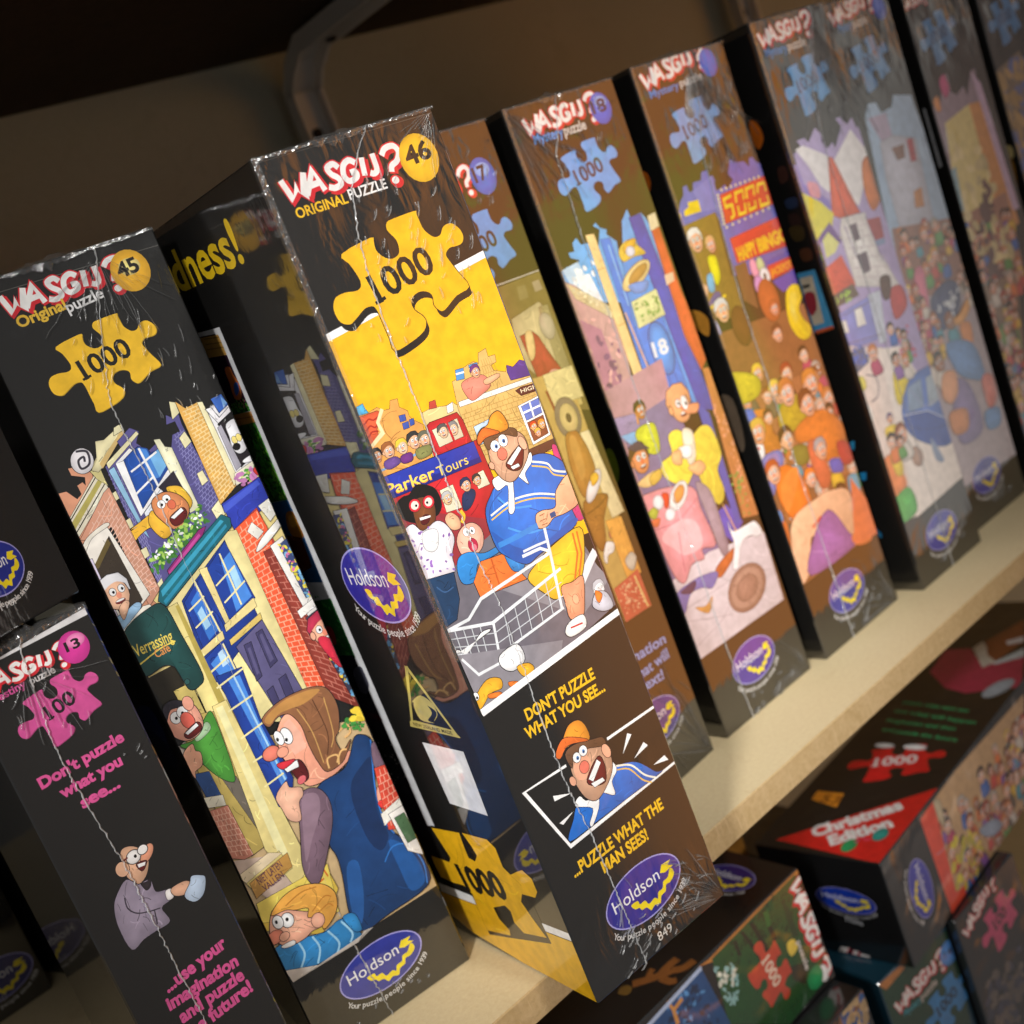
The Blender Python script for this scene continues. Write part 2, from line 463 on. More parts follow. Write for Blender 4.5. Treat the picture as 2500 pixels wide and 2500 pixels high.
def inside(p, P):
    r = False
    for i in range(len(P)):
        a, b = P[i - 1], P[i]
        if (a[1] > p[1]) != (b[1] > p[1]) and p[0] < (b[0] - a[0]) * (p[1] - a[1]) / (b[1] - a[1]) + a[0]: r = not r
    return r

BOX = {
    'A': (-0.127, -0.074, -3.2, 0.0786, 0.3574, 0.245, 0),
    'B': (-0.21, 0.0219, -8.0, 0.0773, 0.356, 0.12, 0),
    'C': (-0.0253, 0.01, 4.05, 0.0788, 0.3593, 0.245, 0),
    'D': (0.0652, 0.0153, 0.55, 0.0815, 0.3605, 0.25, 0),
    'E': (0.1578, 0.0121, 0.9, 0.0815, 0.3618, 0.25, 0),
    'F': (0.252, 0.002, 0.6, 0.075, 0.3653, 0.25, 0),
    'F2': (0.336, 0.015, 0, 0.0786, 0.3655, 0.25, 0),
    'G': (0.426, 0.012, 0, 0.0786, 0.3655, 0.25, 0),
    'H': (0.522, 0.015, 0, 0.0786, 0.3655, 0.25, 0),
    'I': (-0.274, 0.0, 0, 0.0502, 0.232, 0.12, 0),
    'J': (-0.2914, -0.0212, 25, 0.0786, 0.26, 0.12, 0.2352),
    'K': (-0.256, 0.264, 17, 0.0786, 0.36, 0.1, 0),
    'L': (-0.3455, 0.262, 0, 0.0786, 0.36, 0.12, 0),
    'P1': (-0.2708, 0.0236, 0, 0.36, 0.0786, 0.25, -0.183),
    'P2': (0.0087, 0.003, 0, 0.0786, 0.385, 0.25, -0.5685),
    'P3': (-0.26, 0.03, 0, 0.0786, 0.385, 0.25, -0.5685),
    'Q1': (0.137, 0.005, 5.7, 0.36, 0.0781, 0.095, -0.208),
    'Q2': (0.1163, 0.0193, -5, 0.069, 0.36, 0.24, -0.5685),
    'R': (0.1865, 0.0064, 0, 0.0786, 0.36, 0.24, -0.5685),
}
SEAMS = {'A': [(282, 0), (270, 413), (263, 633), (241, 884), (242, 1132), (259, 1617), (262, 1735), (247, 1890), (247, 2143), (246, 2390), (251, 2574), (246, 2767), (250, 2921), (259, 3051), (275, 3171), (292, 3251), (337, 3389), (408, 3487), (500, 3592)], 'B': [(343, 0), (323, 308), (314, 466), (317, 625), (314, 834), (323, 1033), (324, 1714), (329, 1848), (337, 2090), (336, 2292), (343, 2524), (343, 2704), (332, 2848), (335, 2987), (400, 3194), (463, 3370), (515, 3505), (528, 3574)], 'I': [(240, 0), (220, 846), (219, 1135), (219, 1283), (215, 1366), (194, 1622), (183, 1840), (187, 1931), (224, 2261), (243, 2319), (243, 2320)], 'D': [(235, 0), (216, 469), (224, 2865), (234, 3091), (243, 3315), (294, 3392), (382, 3608)], 'E': [(291, 0), (271, 2195), (292, 2509), (338, 2964), (351, 3080), (471, 3405), (471, 3618)], 'F': [(369, 0), (349, 2920), (389, 3148), (593, 3570), (593, 3653)]}
PIECE = [(-195, 165), (-57, 185), (-50, 169), (-54, 150), (-51, 126), (-29, 99), (-1, 87), (30, 95), (42, 120), (42, 149), (27, 177), (21, 196), (31, 216), (58, 222), (163, 223), (167, 210), (170, 157), (183, 130), (205, 108), (234, 108), (254, 129), (276, 137), (303, 132), (326, 104), (330, 73), (313, 51), (285, 48), (257, 51), (236, 43), (225, 28), (233, -1), (249, -45), (273, -113), (204, -127), (130, -160), (106, -150), (95, -126), (102, -98), (94, -77), (62, -62), (25, -67), (4, -89), (7, -119), (31, -151), (34, -176), (10, -203), (-55, -222), (-137, -229), (-139, -180), (-141, -127), (-142, -86), (-148, -55), (-161, -46), (-191, -46), (-241, -69), (-271, -78), (-302, -59), (-310, -22), (-302, 9), (-280, 30), (-239, 33), (-198, 25), (-176, 29), (-166, 43), (-165, 66), (-179, 121)]
PIECE_C = (384, 3004)
DIGITS = [(-125, -46), (162, -7), (-85, -13)]
LOGO = {'W': [(72, 3476), (91, 3403), (122, 3441), (139, 3398), (167, 3480)], 'A': [(150, 3400), (204, 3478), (225, 3398)], 'A2': [(168, 3428), (217, 3431)], 'S': [(309, 3459), (293, 3477), (265, 3469), (272, 3445), (293, 3425), (296, 3403), (268, 3395), (244, 3405)], 'G': [(382, 3458), (360, 3473), (331, 3460), (319, 3426), (334, 3402), (368, 3409), (369, 3428), (349, 3429)], 'I': [(414, 3469), (402, 3404)], 'J': [(463, 3471), (460, 3414), (443, 3401), (428, 3408)], 'Q': [(500, 3454), (523, 3474), (561, 3475), (575, 3449), (555, 3420), (526, 3408), (517, 3387)], 'D': [(519, 3355), (519, 3353)]}
LOGO_BASE = [(83, 3398), (515, 3339)]
# printed artwork of every face, in tenths of a millimetre on that face (u to the right, v up)
_ART = """
@A.front
#carton_print
l 45423e 3 -13,3556 788,3548
B 1a1714
#band
p ffffff 0 -18,2922 811,3003 809,2974 -18,2895
p f6bb18 0 -97,2887 889,2981 1097,1731 -148,1932
#puzzle_piece
j2
#illustration
p e9a655 2 -77,2564 -5,2615 11,2642 39,2644 41,2623 48,2606 88,2611 109,2590 135,2586 150,2614 180,2609 174,2578 202,2553 199,2534 210,2512 241,2482 206,2267 -15,2322 -30,2505
p 58b8e8 2 11,2642 39,2645 41,2622 48,2606 5,2611
p e4603a 2 -4,2605 83,2600 93,2589 54,2537 50,2512 -16,2485 -20,2541
k b03020 6 -3,2587 14,2574 38,2584 56,2574 82,2580
k b03020 6 -7,2562 10,2549 34,2559 51,2547 71,2558
k b03020 6 -11,2537 10,2525 32,2536 58,2529
l f4e4b0 14 105,2598 68,2559 71,2517 9,2489
p 3c58b0 2 160,2549 186,2545 182,2523 156,2526
p 3c58b0 2 161,2517 188,2516 183,2493 158,2495
p 3c58b0 2 194,2519 213,2518 209,2497 190,2496
p e4c98a 2 255,2522 292,2524 303,2547 327,2545 323,2519 367,2508 397,2511 421,2480 408,2308 230,2355
p c84838 2 292,2524 302,2548 329,2546 324,2518
p f6f2e8 2 367,2507 397,2511 388,2479 360,2480
p d9b36a 2 430,2582 457,2585 464,2618 499,2613 527,2618 553,2619 570,2602 587,2642 626,2647 623,2613 656,2610 650,2583 620,2579 624,2556 676,2530 691,2553 716,2536 757,2551 788,2529 861,2520 849,2215 766,2159 632,2186 409,2237 411,2477
b b08a48 2 12 14 415,2468 782,2440 767,2181 396,2264
b b08a48 2 4 6 578,2617 640,2612 649,2491 567,2501
p f4f0e6 2 422,2501 787,2469 785,2450 421,2482
p 4a3088 2 682,2527 691,2553 716,2536 757,2551 789,2532 778,2478 685,2492
p 4898d8 2 461,2618 498,2613 486,2574 450,2580
p 4898d8 2 525,2614 566,2611 561,2581 522,2585
l ffffff 7 457,2603 495,2598
l ffffff 7 522,2599 563,2596
c e88a78 2 466,2561 521,2568 574,2555 587,2508 526,2488 482,2485 464,2520
f e8b088 6a3080 544,2579 23 0
c e8b088 2 566,2537 636,2539 638,2524 574,2516
p 4a1a1c 2 688,2446 719,2450 804,2438 800,2408 705,2419
t f4e4c0 1 709,2428 791,2419 16 HIGH
p ffffff 2 673,2386 785,2388 771,2224 676,2219
p 5a78c8 2 686,2379 777,2380 770,2321 687,2319
p 8a4a30 2 686,2310 770,2309 764,2234 685,2230
l ffffff 8 731,2380 726,2320
l ffffff 8 682,2352 773,2350
f f0b070 c84018 709,2283 18 0
f f0b070 e89030 749,2277 18 0
f e8a078 e8b040 718,2253 16 0
p 5a3428 2 625,2210 777,2203 776,2170 623,2167
p b8d0e4 2 446,2389 532,2390 532,2315 445,2314
p c8242c 3 250,2468 271,2477 398,2468 411,2432 414,2320 233,2326 240,2393
p e8d8b8 2 269,2447 389,2447 388,2374 272,2376
f f0c8a0 555 311,2423 24 0
f f0c8a0 888 357,2415 24 0
l c8242c 10 340,2449 341,2372
l 8ab0d8 9 -5,2393 246,2390
p c8242c 3 -9,2367 439,2338 447,2133 365,2032 140,2127 4,2245
p 2838a8 2 4,2366 420,2338 421,2253 -2,2281
p 1c2480 0 0,2305 424,2273 421,2253 -2,2281
t f4a020 1 -11,2293 210,2276 49 Parker
t ffe060 1 -7,2296 208,2280 44 Parker
t f8d860 0 221,2275 366,2269 40 Tours
p 9a3038 0 -6,2249 365,2032 353,1913 88,1909 -10,1943
p e8dcc0 2 203,2226 264,2224 265,2128 195,2138
p e8dcc0 2 363,2220 414,2220 420,2159 365,2162
f e8c090 bbb 220,2183 23 0
f e8b080 333 372,2195 20 0
c 203058 2 289,2170 337,2174 342,2147 300,2112 268,2116
f f0b890 203058 318,2197 24 0
f e0a070 222 12,2447 24 0
f f0b890 a06030 65,2445 27 0
f f0c8a0 e8c840 124,2437 26 0
f f0b890 333 180,2438 29 0
f e8b890 665 223,2427 26 0
c 6a4a90 2 33,2417 83,2417 95,2391 52,2382 26,2393
c 8a8a50 2 173,2406 235,2401 229,2369 172,2369
c 703080 2 103,2408 149,2406 144,2377 102,2381
p 6f6a74 0 87,1924 360,1983 726,1790 804,1455 416,1390 -42,1628
p 8e8a92 0 206,1837 672,1838 795,1563 603,1486
p e8e6ea 0 686,1663 769,1716 785,1685 664,1596
c d83a80 2 757,2178 790,2149 781,2070 824,1999 796,1858 735,1870 745,2033
c 14100e 2 10,2225 12,2255 46,2268 76,2265 117,2285 164,2264 189,2232 188,2176 158,2147 119,2151 58,2158 17,2190
c 7a4524 3 74,2227 125,2233 157,2197 145,2146 113,2111 80,2102 56,2137
e e02838 2 80,2219 25 24 20
e e02838 2 139,2207 25 24 20
e f4ece0 0 80,2219 17 16 20
e f4ece0 0 139,2207 17 16 20
e 14100e 0 85,2216 5 5 0
e 14100e 0 133,2207 5 5 0
e 5a1414 2 99,2152 22 16 20
p ffffff 0 79,2168 126,2158 123,2151 78,2158
c f4ecf4 3 2,2149 42,2158 71,2117 140,2127 174,2094 184,2036 147,1981 130,1918 59,1916 -1,1946 9,2019 3,2092
s 9a70c0 30 16 2,2149 140,2127 174,2094 184,2036 147,1981 130,1918 -1,1946 3,2092
c ffffff 2 68,2111 127,2098 109,2042 78,2028 51,2056
p 1c3c60 3 3,1944 126,1918 106,1814 63,1748 3,1743 2,1830
k 3a6090 5 35,1900 60,1866 102,1867
c f0b890 2 177,2117 208,2132 234,2098 225,2060 188,2070
c f4b8a0 3 189,2019 232,2057 282,2055 309,2014 294,1962 253,1938 192,1953
k f0c030 16 240,2074 258,2095 252,2119
e ffffff 2 242,2034 14 16 0
e ffffff 2 269,2028 12 15 0
e 14100e 0 246,2032 4 6 0
e 14100e 0 267,2027 4 6 0
e c02848 2 249,1976 21 26 0
e f08090 0 250,1965 11 14 0
c 2e86d0 3 169,1957 219,1958 281,1925 349,1922 347,1901 277,1898 233,1897 201,1846 148,1858 143,1911
p ee7a34 3 253,1902 358,1885 418,1747 194,1776 192,1844
l c85a20 7 301,1893 291,1761
c 2e86d0 3 366,1884 417,1879 448,1831 420,1791 374,1806
c 1f6fd0 4 352,2059 404,2116 453,2145 530,2141 638,2179 720,2160 777,2102 781,2040 737,1976 739,1899 731,1842 609,1822 510,1808 443,1801 375,1865 342,1925
c 1858b0 0 345,1990 421,1888 524,1839 724,1868 727,1843 510,1808 444,1803 375,1865
k 3f9aec 8 430,2097 472,2035 563,2001
k 3f9aec 8 423,1968 503,1909 604,1892
k f4f0e0 8 371,2044 483,2059 599,2037 697,1990
k f0c050 6 367,2027 480,2042 595,2020 693,1973
k f4f0e0 8 638,2161 704,2125 723,2087 775,2058
k f0c050 6 631,2145 697,2110 716,2072 768,2042
c f4b58e 4 700,2007 788,2045 807,1983 781,1918 705,1907 642,1913 597,1896 556,1907 565,1955 600,1962 667,1947
k a06848 4 580,1948 607,1947
k a06848 4 575,1928 606,1925
k a06848 4 577,1909 606,1906
c ffffff 3 437,2167 499,2169 582,2155 646,2198 638,2161 588,2131 586,2087 548,2141 524,2129 483,2022 454,2024 494,2120 442,2121
c cfa184 4 480,2307 529,2309 607,2306 644,2269 643,2210 605,2167 532,2126 488,2145 464,2198 462,2250
c f0b090 0 481,2299 534,2299 562,2266 522,2218 479,2221
c 6b4a34 3 470,2340 514,2351 590,2327 621,2307 613,2281 564,2309 512,2309 473,2281 463,2307
c f09a30 4 442,2344 470,2368 506,2372 536,2399 574,2404 592,2369 590,2327 545,2324 488,2333
c e8702c 3 442,2344 479,2368 514,2351 545,2325 478,2330 438,2317
e ffffff 3 504,2284 21 22 0
e ffffff 3 547,2290 21 24 0
e 3a80c8 0 508,2281 8 9 0
e 3a80c8 0 549,2287 8 9 0
e 14100e 0 508,2280 4 5 0
e 14100e 0 550,2286 4 5 0
e ea7a66 3 521,2243 22 24 0
c 6a1a20 4 523,2202 614,2244 621,2220 584,2162 541,2165
p ffffff 2 527,2201 604,2241 613,2227 542,2186
p ffffff 2 536,2181 575,2180 578,2168 543,2168
e f0b090 3 628,2246 16 29 10
e f0b090 3 457,2220 11 15 10
c f3c132 4 425,1744 498,1784 595,1813 742,1825 729,1735 670,1639 606,1616 517,1607 469,1662
l e87028 9 701,1817 689,1731 633,1642
l e87028 9 723,1815 708,1722 655,1639
c ef9f7a 4 557,1641 615,1635 672,1634 640,1545 603,1486 544,1504 549,1575
e f4b58e 2 601,1565 15 21 0
c f6f4f2 3 529,1493 606,1492 600,1440 521,1435 497,1463
l c83030 7 528,1470 591,1461
f f0f0f0 c0c0c8 729,1548 31 0
c c8c8d4 3 707,1543 755,1519 763,1452 706,1457 667,1500
c f08030 2 706,1551 732,1523 705,1497 695,1518
l 2f86d8 22 354,1923 453,1918 557,1918
l 1a4a80 22 629,1926 657,1925
l e8ecf0 13 582,1895 565,1789 522,1558
l e8ecf0 13 437,1836 529,1829 568,1796
l e8ecf0 10 449,1852 523,1847 580,1840
l e8ecf0 13 4,1728 201,1662 585,1712
l e8ecf0 13 4,1728 110,1724 192,1771 567,1793
l e8ecf0 11 1,1722 6,1625
l e8ecf0 11 203,1657 176,1533
l e8ecf0 11 176,1533 533,1561
l e8ecf0 11 6,1625 176,1533
l d0d4da 4 35,1715 29,1612
l d0d4da 4 72,1703 63,1594
l d0d4da 4 107,1690 97,1576
l d0d4da 4 144,1678 128,1559
l d0d4da 4 4,1692 195,1621
l d0d4da 4 1,1660 186,1577
l d0d4da 4 263,1664 239,1537
l d0d4da 4 319,1670 299,1542
l d0d4da 4 376,1678 355,1546
l d0d4da 4 435,1686 416,1550
l d0d4da 4 494,1695 473,1553
l d0d4da 4 195,1621 565,1660
l d0d4da 4 184,1578 550,1606
c f4f4f4 4 -42,1628 14,1642 49,1609 136,1651 173,1639
p 8e8a92 0 8,1622 472,1444 434,1385 13,1368
l e8ecf0 10 17,1601 60,1510 236,1500
c f4f4f6 4 177,1531 267,1534 274,1462 207,1447 166,1487
c f2b32c 3 5,1432 82,1474 139,1450 131,1412 75,1418 12,1386
c f2b32c 3 229,1452 284,1440 298,1406 245,1401
e ffffff 3 13,1440 12 16 0
e 14100e 0 15,1433 5 6 0
c e87c2c 2 66,1419 117,1403 118,1385 67,1401
c e87c2c 2 168,1417 205,1401 223,1374 172,1394
p ffffff 0 1,1384 912,1440 911,1414 11,1353
#slogan
t f5c21e 3 185,1232 556,1223 50 DON'T PUZZLE
t f5c21e 3 153,1165 580,1151 50 WHAT YOU SEE...
#comic_panel
l ffffff 12 273,974 50,984 155,666 793,685
l ffffff 12 501,964 791,960
p ffffff 0 604,932 622,916 547,864
p ffffff 0 665,853 680,829 593,816
p ffffff 0 742,743 754,714 672,737
p ffffff 0 165,897 249,859 163,874
p ffffff 0 146,781 225,787 160,765
c 1f6fd0 4 159,686 213,756 253,795 326,767 455,807 502,834 597,795 670,704 699,688 500,686 332,685
k f4f0e0 8 493,839 565,800 611,726 660,682
k f0c050 6 490,822 549,791 593,713 633,674
c ffffff 3 244,800 278,825 313,785 438,817 482,864 490,822 448,792 438,734 377,781 342,730 286,682 277,697 316,746
c cfa184 4 293,960 342,985 426,980 474,942 485,871 447,812 358,765 308,797 286,865 286,910
c f0b090 0 305,952 367,970 388,921 344,875 299,893
c 6b4a34 3 288,1017 341,1030 436,1001 482,983 478,949 385,986 322,988 294,950
c f09a30 4 251,1039 298,1073 349,1114 401,1111 425,1071 419,1011 345,1037 282,1038
c e8702c 3 247,1041 301,1080 363,1053 413,1010 316,1044 260,1015
e ffffff 3 333,976 19 21 0
e ffffff 3 372,985 20 22 0
e 3a80c8 0 336,972 7 9 0
e 3a80c8 0 373,982 7 9 0
e 14100e 0 336,970 4 4 0
e 14100e 0 374,979 4 4 0
e ea7a66 3 350,921 24 26 0
c 6a1a20 4 341,868 427,924 444,878 418,811 356,831
p ffffff 2 348,865 418,916 430,895 364,844
p ffffff 2 352,841 412,833 417,816 361,818
e f0b090 3 476,923 19 32 10
e f0b090 3 275,899 14 21 10
#slogan
t f5c21e 3 118,539 644,541 53 ...PUZZLE WHAT THE
t f5c21e 3 253,470 517,468 54 MAN SEES!
#maker_logo
o 400,282 212 118 2a2590
t e8e6e0 0 381,39 464,38 42 849
#wordmark
w2
t f5c21e 2 79,3335 297,3332 37 ORIGINAL
t f4f2f0 2 307,3339 475,3337 38 PUZZLE
#number_badge
e f3bd24 0 653,3405 86 92 0
t 1c1a18 3 595,3388 714,3395 69 46
@A.left
#title
t f8cf1c 2 -1516,3304 -387,3283 174 Madness!
#picture_panel
p e9e9ec 0 -1263,3117 -899,3096 -909,2725 -921,2328 -903,1949 -896,649 -1211,574 -1250,1686 -1301,2561
p 14100c 0 -1283,3102 -966,3078 -915,2970 -1118,2979
p c99a4a 0 -1290,3097 -905,3068 -905,2979 -1359,2999
l 8a6428 5 -1104,3075 -902,3056
l 8a6428 5 -1115,3052 -899,3032
l 8a6428 5 -1126,3029 -892,3011
p 2a1626 0 -1299,3004 -907,2978 -938,2727 -1203,2721
c c86a30 0 -1025,2925 -963,2929 -957,2892 -936,2841 -982,2786 -1054,2794 -1036,2865
c 3060b8 0 -993,2854 -952,2855 -967,2821 -1020,2802 -1022,2824
p 1e5c1c 0 -1284,2754 -922,2755 -924,2725 -1203,2721
s 4a9c30 60 16 -1167,2781 -913,2785 -931,2726 -1145,2728
s d86a90 16 10 -1058,2776 -932,2775 -940,2739 -1067,2739
p c0843c 0 -1200,2724 -920,2722 -930,2671 -1177,2671
l 8a5424 5 -1141,2703 -917,2697
p 2c5c20 0 -1210,2671 -920,2673 -943,2307 -1230,2296
s 3f9a2c 170 26 -977,2663 -915,2664 -940,2310 -1140,2306 -1092,2573
s 7cc838 60 20 -993,2634 -919,2646 -945,2319 -1023,2316
s 1c3c12 70 26 -1187,2662 -1020,2667 -1155,2307 -1255,2303
p 2a5c90 0 -1199,2295 -936,2307 -959,1903 -1362,1889
c a86a20 0 -1040,2239 -955,2250 -919,2199 -937,2136 -1035,2110 -1088,2162
c c88a30 0 -1024,2226 -959,2231 -960,2187 -1045,2175
p 5a2414 0 -1144,2136 -979,2123 -1001,1980 -1155,1942
l c8d8e8 5 -935,2256 -932,1962
l 9ab8d8 4 -923,2224 -928,1982
p 1c6a2c 0 -1517,1757 -947,1825 -954,1526 -1300,1462
s 4aa848 50 20 -1273,1840 -962,1853 -988,1533 -1189,1514
c c83038 0 -1243,1641 -1087,1672 -1107,1581 -1244,1570
p 252228 0 -1283,1505 -967,1535 -961,457 -1750,317
c 4a4a58 0 -1042,1449 -936,1479 -925,1402 -1002,1334 -1071,1345
c 5a1418 0 -1098,1220 -997,1224 -959,1200 -1060,1195
s b8b0a8 14 12 -1123,1072 -976,1086 -971,831 -1153,793
l e9e9ec 44 -910,3098 -916,2726 -928,2328 -910,1949 -903,648
#maker_logo
o -446,1907 275 165 2e2a9c
#origin_mark
l c9b866 24 -471,1528 -652,1224 -267,1231 -471,1528
p c9b866 0 -664,1239 -611,1251 -285,1253 -242,1224 -681,1210
c c9b866 0 -553,1353 -451,1394 -374,1368 -365,1315 -427,1274 -366,1324 -435,1351 -519,1348
c c9b866 0 -548,1345 -446,1358 -411,1317 -478,1271 -426,1265 -549,1265
t 231f10 1 -638,1221 -303,1228 17 NEW ZEALAND MADE
#code_label
p f2f2f4 0 -628,1139 -271,1154 -292,841 -612,832
#puzzle_piece
p 2a2824 0 -188,486 1498,1090 8,314 -192,342
p ffffff 0 -1128,269 9,350 0,312 -1139,216
p f6bc1a 0 -1232,205 -884,234 -6,307 11,-24 -972,32 -1827,297
p 1a1815 0 -1103,429 -1018,420 -882,446 -876,552 -853,548 -642,582 -442,478 -217,439 -195,233 -572,135 -784,82 -793,291 -957,292 -1105,276
p f6bc1a 3 -925,631 -645,672 -655,599 -656,538 -603,533 -558,575 -575,620 -615,679 -395,700 -347,669 -351,572 -308,546 -244,578 -185,604 -131,577 -130,513 -168,473 -276,459 -315,409 -276,343 -215,257 -415,214 -466,252 -456,315 -490,335 -616,285 -607,227 -548,184 -562,151 -785,105 -791,146 -787,264 -782,307 -837,338 -944,323 -1063,321 -1074,394 -1068,439 -980,446 -888,450 -854,485
t 1a1814 4 -824,321 -418,387 136 1000
@B.front
#carton_print
l 55534f 3 97,3505 772,3482
B 141414
#puzzle_piece
j f3c02a 376,3122 74 1000 1a1814
#illustration
p c9ac80 0 24,1557 910,1243 792,415 424,422 17,422 -15,883
p e2cf8a 0 1,2120 205,2217 550,2377 759,2456 827,2355 874,1347 24,1812
p d3c6b8 0 -100,1567 163,1617 143,1572 -120,1491
p d89878 2 2,2721 37,2716 62,2672 85,2684 84,2721 107,2725 113,2708 124,2740 80,2766 80,2795 132,2787 153,2742 149,2685 66,2390 174,2147 -1,2114 2,2561
p e7dfc8 2 -4,2608 176,2746 187,2668 -3,2526
p b8ac5c 0 8,2598 174,2718 176,2697 3,2564
l 2a2620 4 5,2607 179,2738
l 2a2620 4 1,2550 181,2686
p d3c88a 2 151,2753 190,2755 189,2697 190,2674 162,2716
e e8e4e8 3 140,2802 43 50 -20
k 3a3640 9 133,2845 171,2829 161,2782 126,2775 127,2807 151,2815 148,2795
p e6dcae 2 217,2853 249,2846 334,2877 335,2847 217,2758 179,2738 158,2754 192,2783
p d8b878 0 196,2767 334,2862 336,2846 199,2744
p 5a548e 2 211,2746 298,2789 294,2820 359,2852 387,2826 358,2786 380,2755 396,2741 450,2763 448,2726 482,2719 505,2762 539,2763 537,2809 500,2809 513,2845 533,2825 563,2850 557,2786 582,2448 588,2392 205,2217 208,2451
b 8a86bc 3 22 4 502,2756 554,2776 582,2440 505,2406
b 8a86bc 3 26 4 209,2732 254,2731 231,2242 205,2217
p e7dfb4 2 304,2875 328,2879 330,2853 292,2847
p e7dfb4 2 220,2757 378,2830 383,2817 220,2735
p e7dfb4 2 188,2639 208,2643 208,2611 185,2606
p e7dfb4 2 191,2518 214,2523 213,2486 189,2482
p e7dfb4 2 193,2386 224,2390 222,2353 190,2346
p e7dfb4 2 202,2234 227,2248 223,2208 198,2201
p efe6b8 2 548,2890 568,2878 567,2834 531,2819
p efe6b8 2 525,2739 555,2756 564,2708 530,2692
p efe6b8 2 532,2578 557,2582 562,2534 531,2525
p efe6b8 2 526,2419 572,2445 569,2377 531,2370
p e3ae58 2 570,2881 597,2841 652,2845 661,2468 570,2423
b f3d79c 4 26 3 581,2847 653,2848 661,2468 576,2428
p efe6ba 2 652,2845 672,2840 682,2497 654,2470
p e8e6ea 2 676,2805 730,2814 787,2794 778,2764 707,2747 692,2730 765,2523 682,2497
p 3a68c0 3 709,2837 757,2840 766,2791 719,2773
p 78a8e0 0 751,2835 766,2799 743,2782
p f4f0f4 3 672,2806 695,2805 710,2753 780,2786 778,2764 698,2735
p 231c22 2 708,2731 776,2726 770,2552 712,2530
c f2f0f4 3 725,2717 776,2726 769,2691 778,2641 764,2593 729,2585 711,2616 718,2666
e ffe98a 2 732,2645 11 16 0
e ffe98a 2 753,2648 11 16 0
e 14100e 0 729,2616 17 16 0
c f2f0f4 2 731,2553 773,2559 771,2536 733,2541
p a8a4b0 2 687,2717 705,2725 715,2537 687,2526
p e9e2cc 2 674,2516 771,2536 787,2483 661,2468
s 4f9a3c 40 22 688,2510 785,2515 784,2405 693,2399
s b8d060 18 18 694,2507 779,2502 771,2411 706,2409
s c880b8 14 34 668,2519 766,2507 757,2433 678,2452
c d83a30 2 753,2497 775,2511 780,2486 765,2469
p 2a3aa8 3 574,2421 762,2462 804,2349 579,2302
p 4458c8 0 574,2413 751,2455 757,2433 572,2383
p 7a5a3a 2 306,2541 286,2625 300,2722 267,2744
p 1e4fa8 3 279,2746 359,2771 390,2751 394,2719 436,2731 454,2656 265,2530
p 4a88d8 0 362,2763 385,2749 389,2677 388,2625 346,2628
p 7ab8ea 0 385,2716 428,2731 439,2663 388,2625
p f4f2f4 2 252,2743 285,2751 274,2533 454,2656 467,2636 256,2511
p f4f2f4 2 252,2743 325,2778 335,2767 280,2742
l f4f4f6 9 359,2764 368,2596
l f4f4f6 8 293,2689 367,2709 418,2724
l f4f4f6 8 275,2600 363,2636
p f2eecb 2 428,2772 451,2766 457,2730 481,2716 484,2446 441,2442
p e8ebf2 2 274,2518 437,2619 462,2623 337,2527 272,2496
p 2c2430 0 365,2590 449,2628 460,2502 408,2503
p 93c0e0 2 217,2728 241,2733 250,2416 237,2452
c f0bc3a 3 396,2576 436,2566 456,2542 467,2484 440,2458 418,2491 397,2546
c f0b83a 3 296,2501 309,2464 282,2454 252,2453 199,2432 165,2388 142,2384 144,2421 178,2465 228,2479 198,2478 248,2492
c f0b83a 3 301,2513 336,2475 341,2404 299,2393 273,2466
c d88a58 3 133,2388 165,2380 163,2351 172,2339 122,2325 122,2356
c e08e5c 4 321,2549 375,2563 422,2535 446,2486 435,2445 387,2406 352,2411 327,2456 311,2501
e ffffff 2 376,2534 16 17 0
e ffffff 2 348,2522 16 17 0
e 14100e 0 377,2530 6 6 0
e 14100e 0 349,2519 6 6 0
e e07050 2 386,2505 16 19 0
c 6a1a1a 3 358,2457 418,2476 428,2448 402,2422 363,2420
p ffffff 2 361,2457 415,2477 420,2463 372,2447
s 3f7a30 130 24 208,2337 493,2457 497,2379 222,2270 200,2303
s a8d060 60 20 217,2341 490,2451 484,2385 233,2279
s ffffff 26 17 219,2347 485,2438 477,2387 233,2295
p 8e2a72 3 261,2266 444,2364 475,2365 439,2328 260,2240
p c04a98 0 261,2258 438,2351 440,2339 266,2244
p d69a80 2 164,2656 190,2667 202,2210 138,2165 138,2520 23,2514 6,2522
b eec4b0 3 24 4 42,2542 183,2655 198,2209 93,2195
p efe9df 2 -14,2495 117,2537 124,2489 158,2209 -4,2123 -2,2175 -1,2400
c e8e2d4 2 -8,2477 31,2518 113,2543 128,2529 49,2510 1,2466
p 3a3026 0 8,2403 111,2492 125,2202 25,2123
p 6a5a30 0 8,2403 101,2485 105,2461 22,2389
p d8d0e8 2 -1,2437 16,2436 10,2123 -6,2127
f e8b898 e0e0e4 39,2268 63 0
c 9ac0e0 3 -2,2175 47,2188 96,2202 108,2180 33,2126 -1,2114
c e8b898 2 26,2206 57,2228 72,2213 27,2160
p eee8da 2 1,2120 114,2177 141,2172 147,2153 -1,2083
p d8483c 2 579,2302 702,2348 739,1824 767,1405 568,1514 589,1859
p ea5a34 2 579,2302 699,2341 710,2257 663,1462 554,1521
b f4a888 4 34 4 576,2296 697,2335 677,1454 554,1521
p 8a3428 2 653,2165 718,2166 749,1694 767,1347 663,1462
b c07060 4 24 2 660,2162 715,2160 760,1350 677,1454
p e8e4da 2 625,2273 658,2301 688,2244 652,2225
p e8e4da 2 712,2351 783,2367 787,2302 733,2271
c f0ece4 3 626,2178 670,2221 772,2269 807,2292 799,2256 691,2195
p e6e2dc 3 690,2175 753,2190 793,1755 802,1386 753,1413
p 3a4a78 2 725,2163 790,2181 806,1897 742,1904
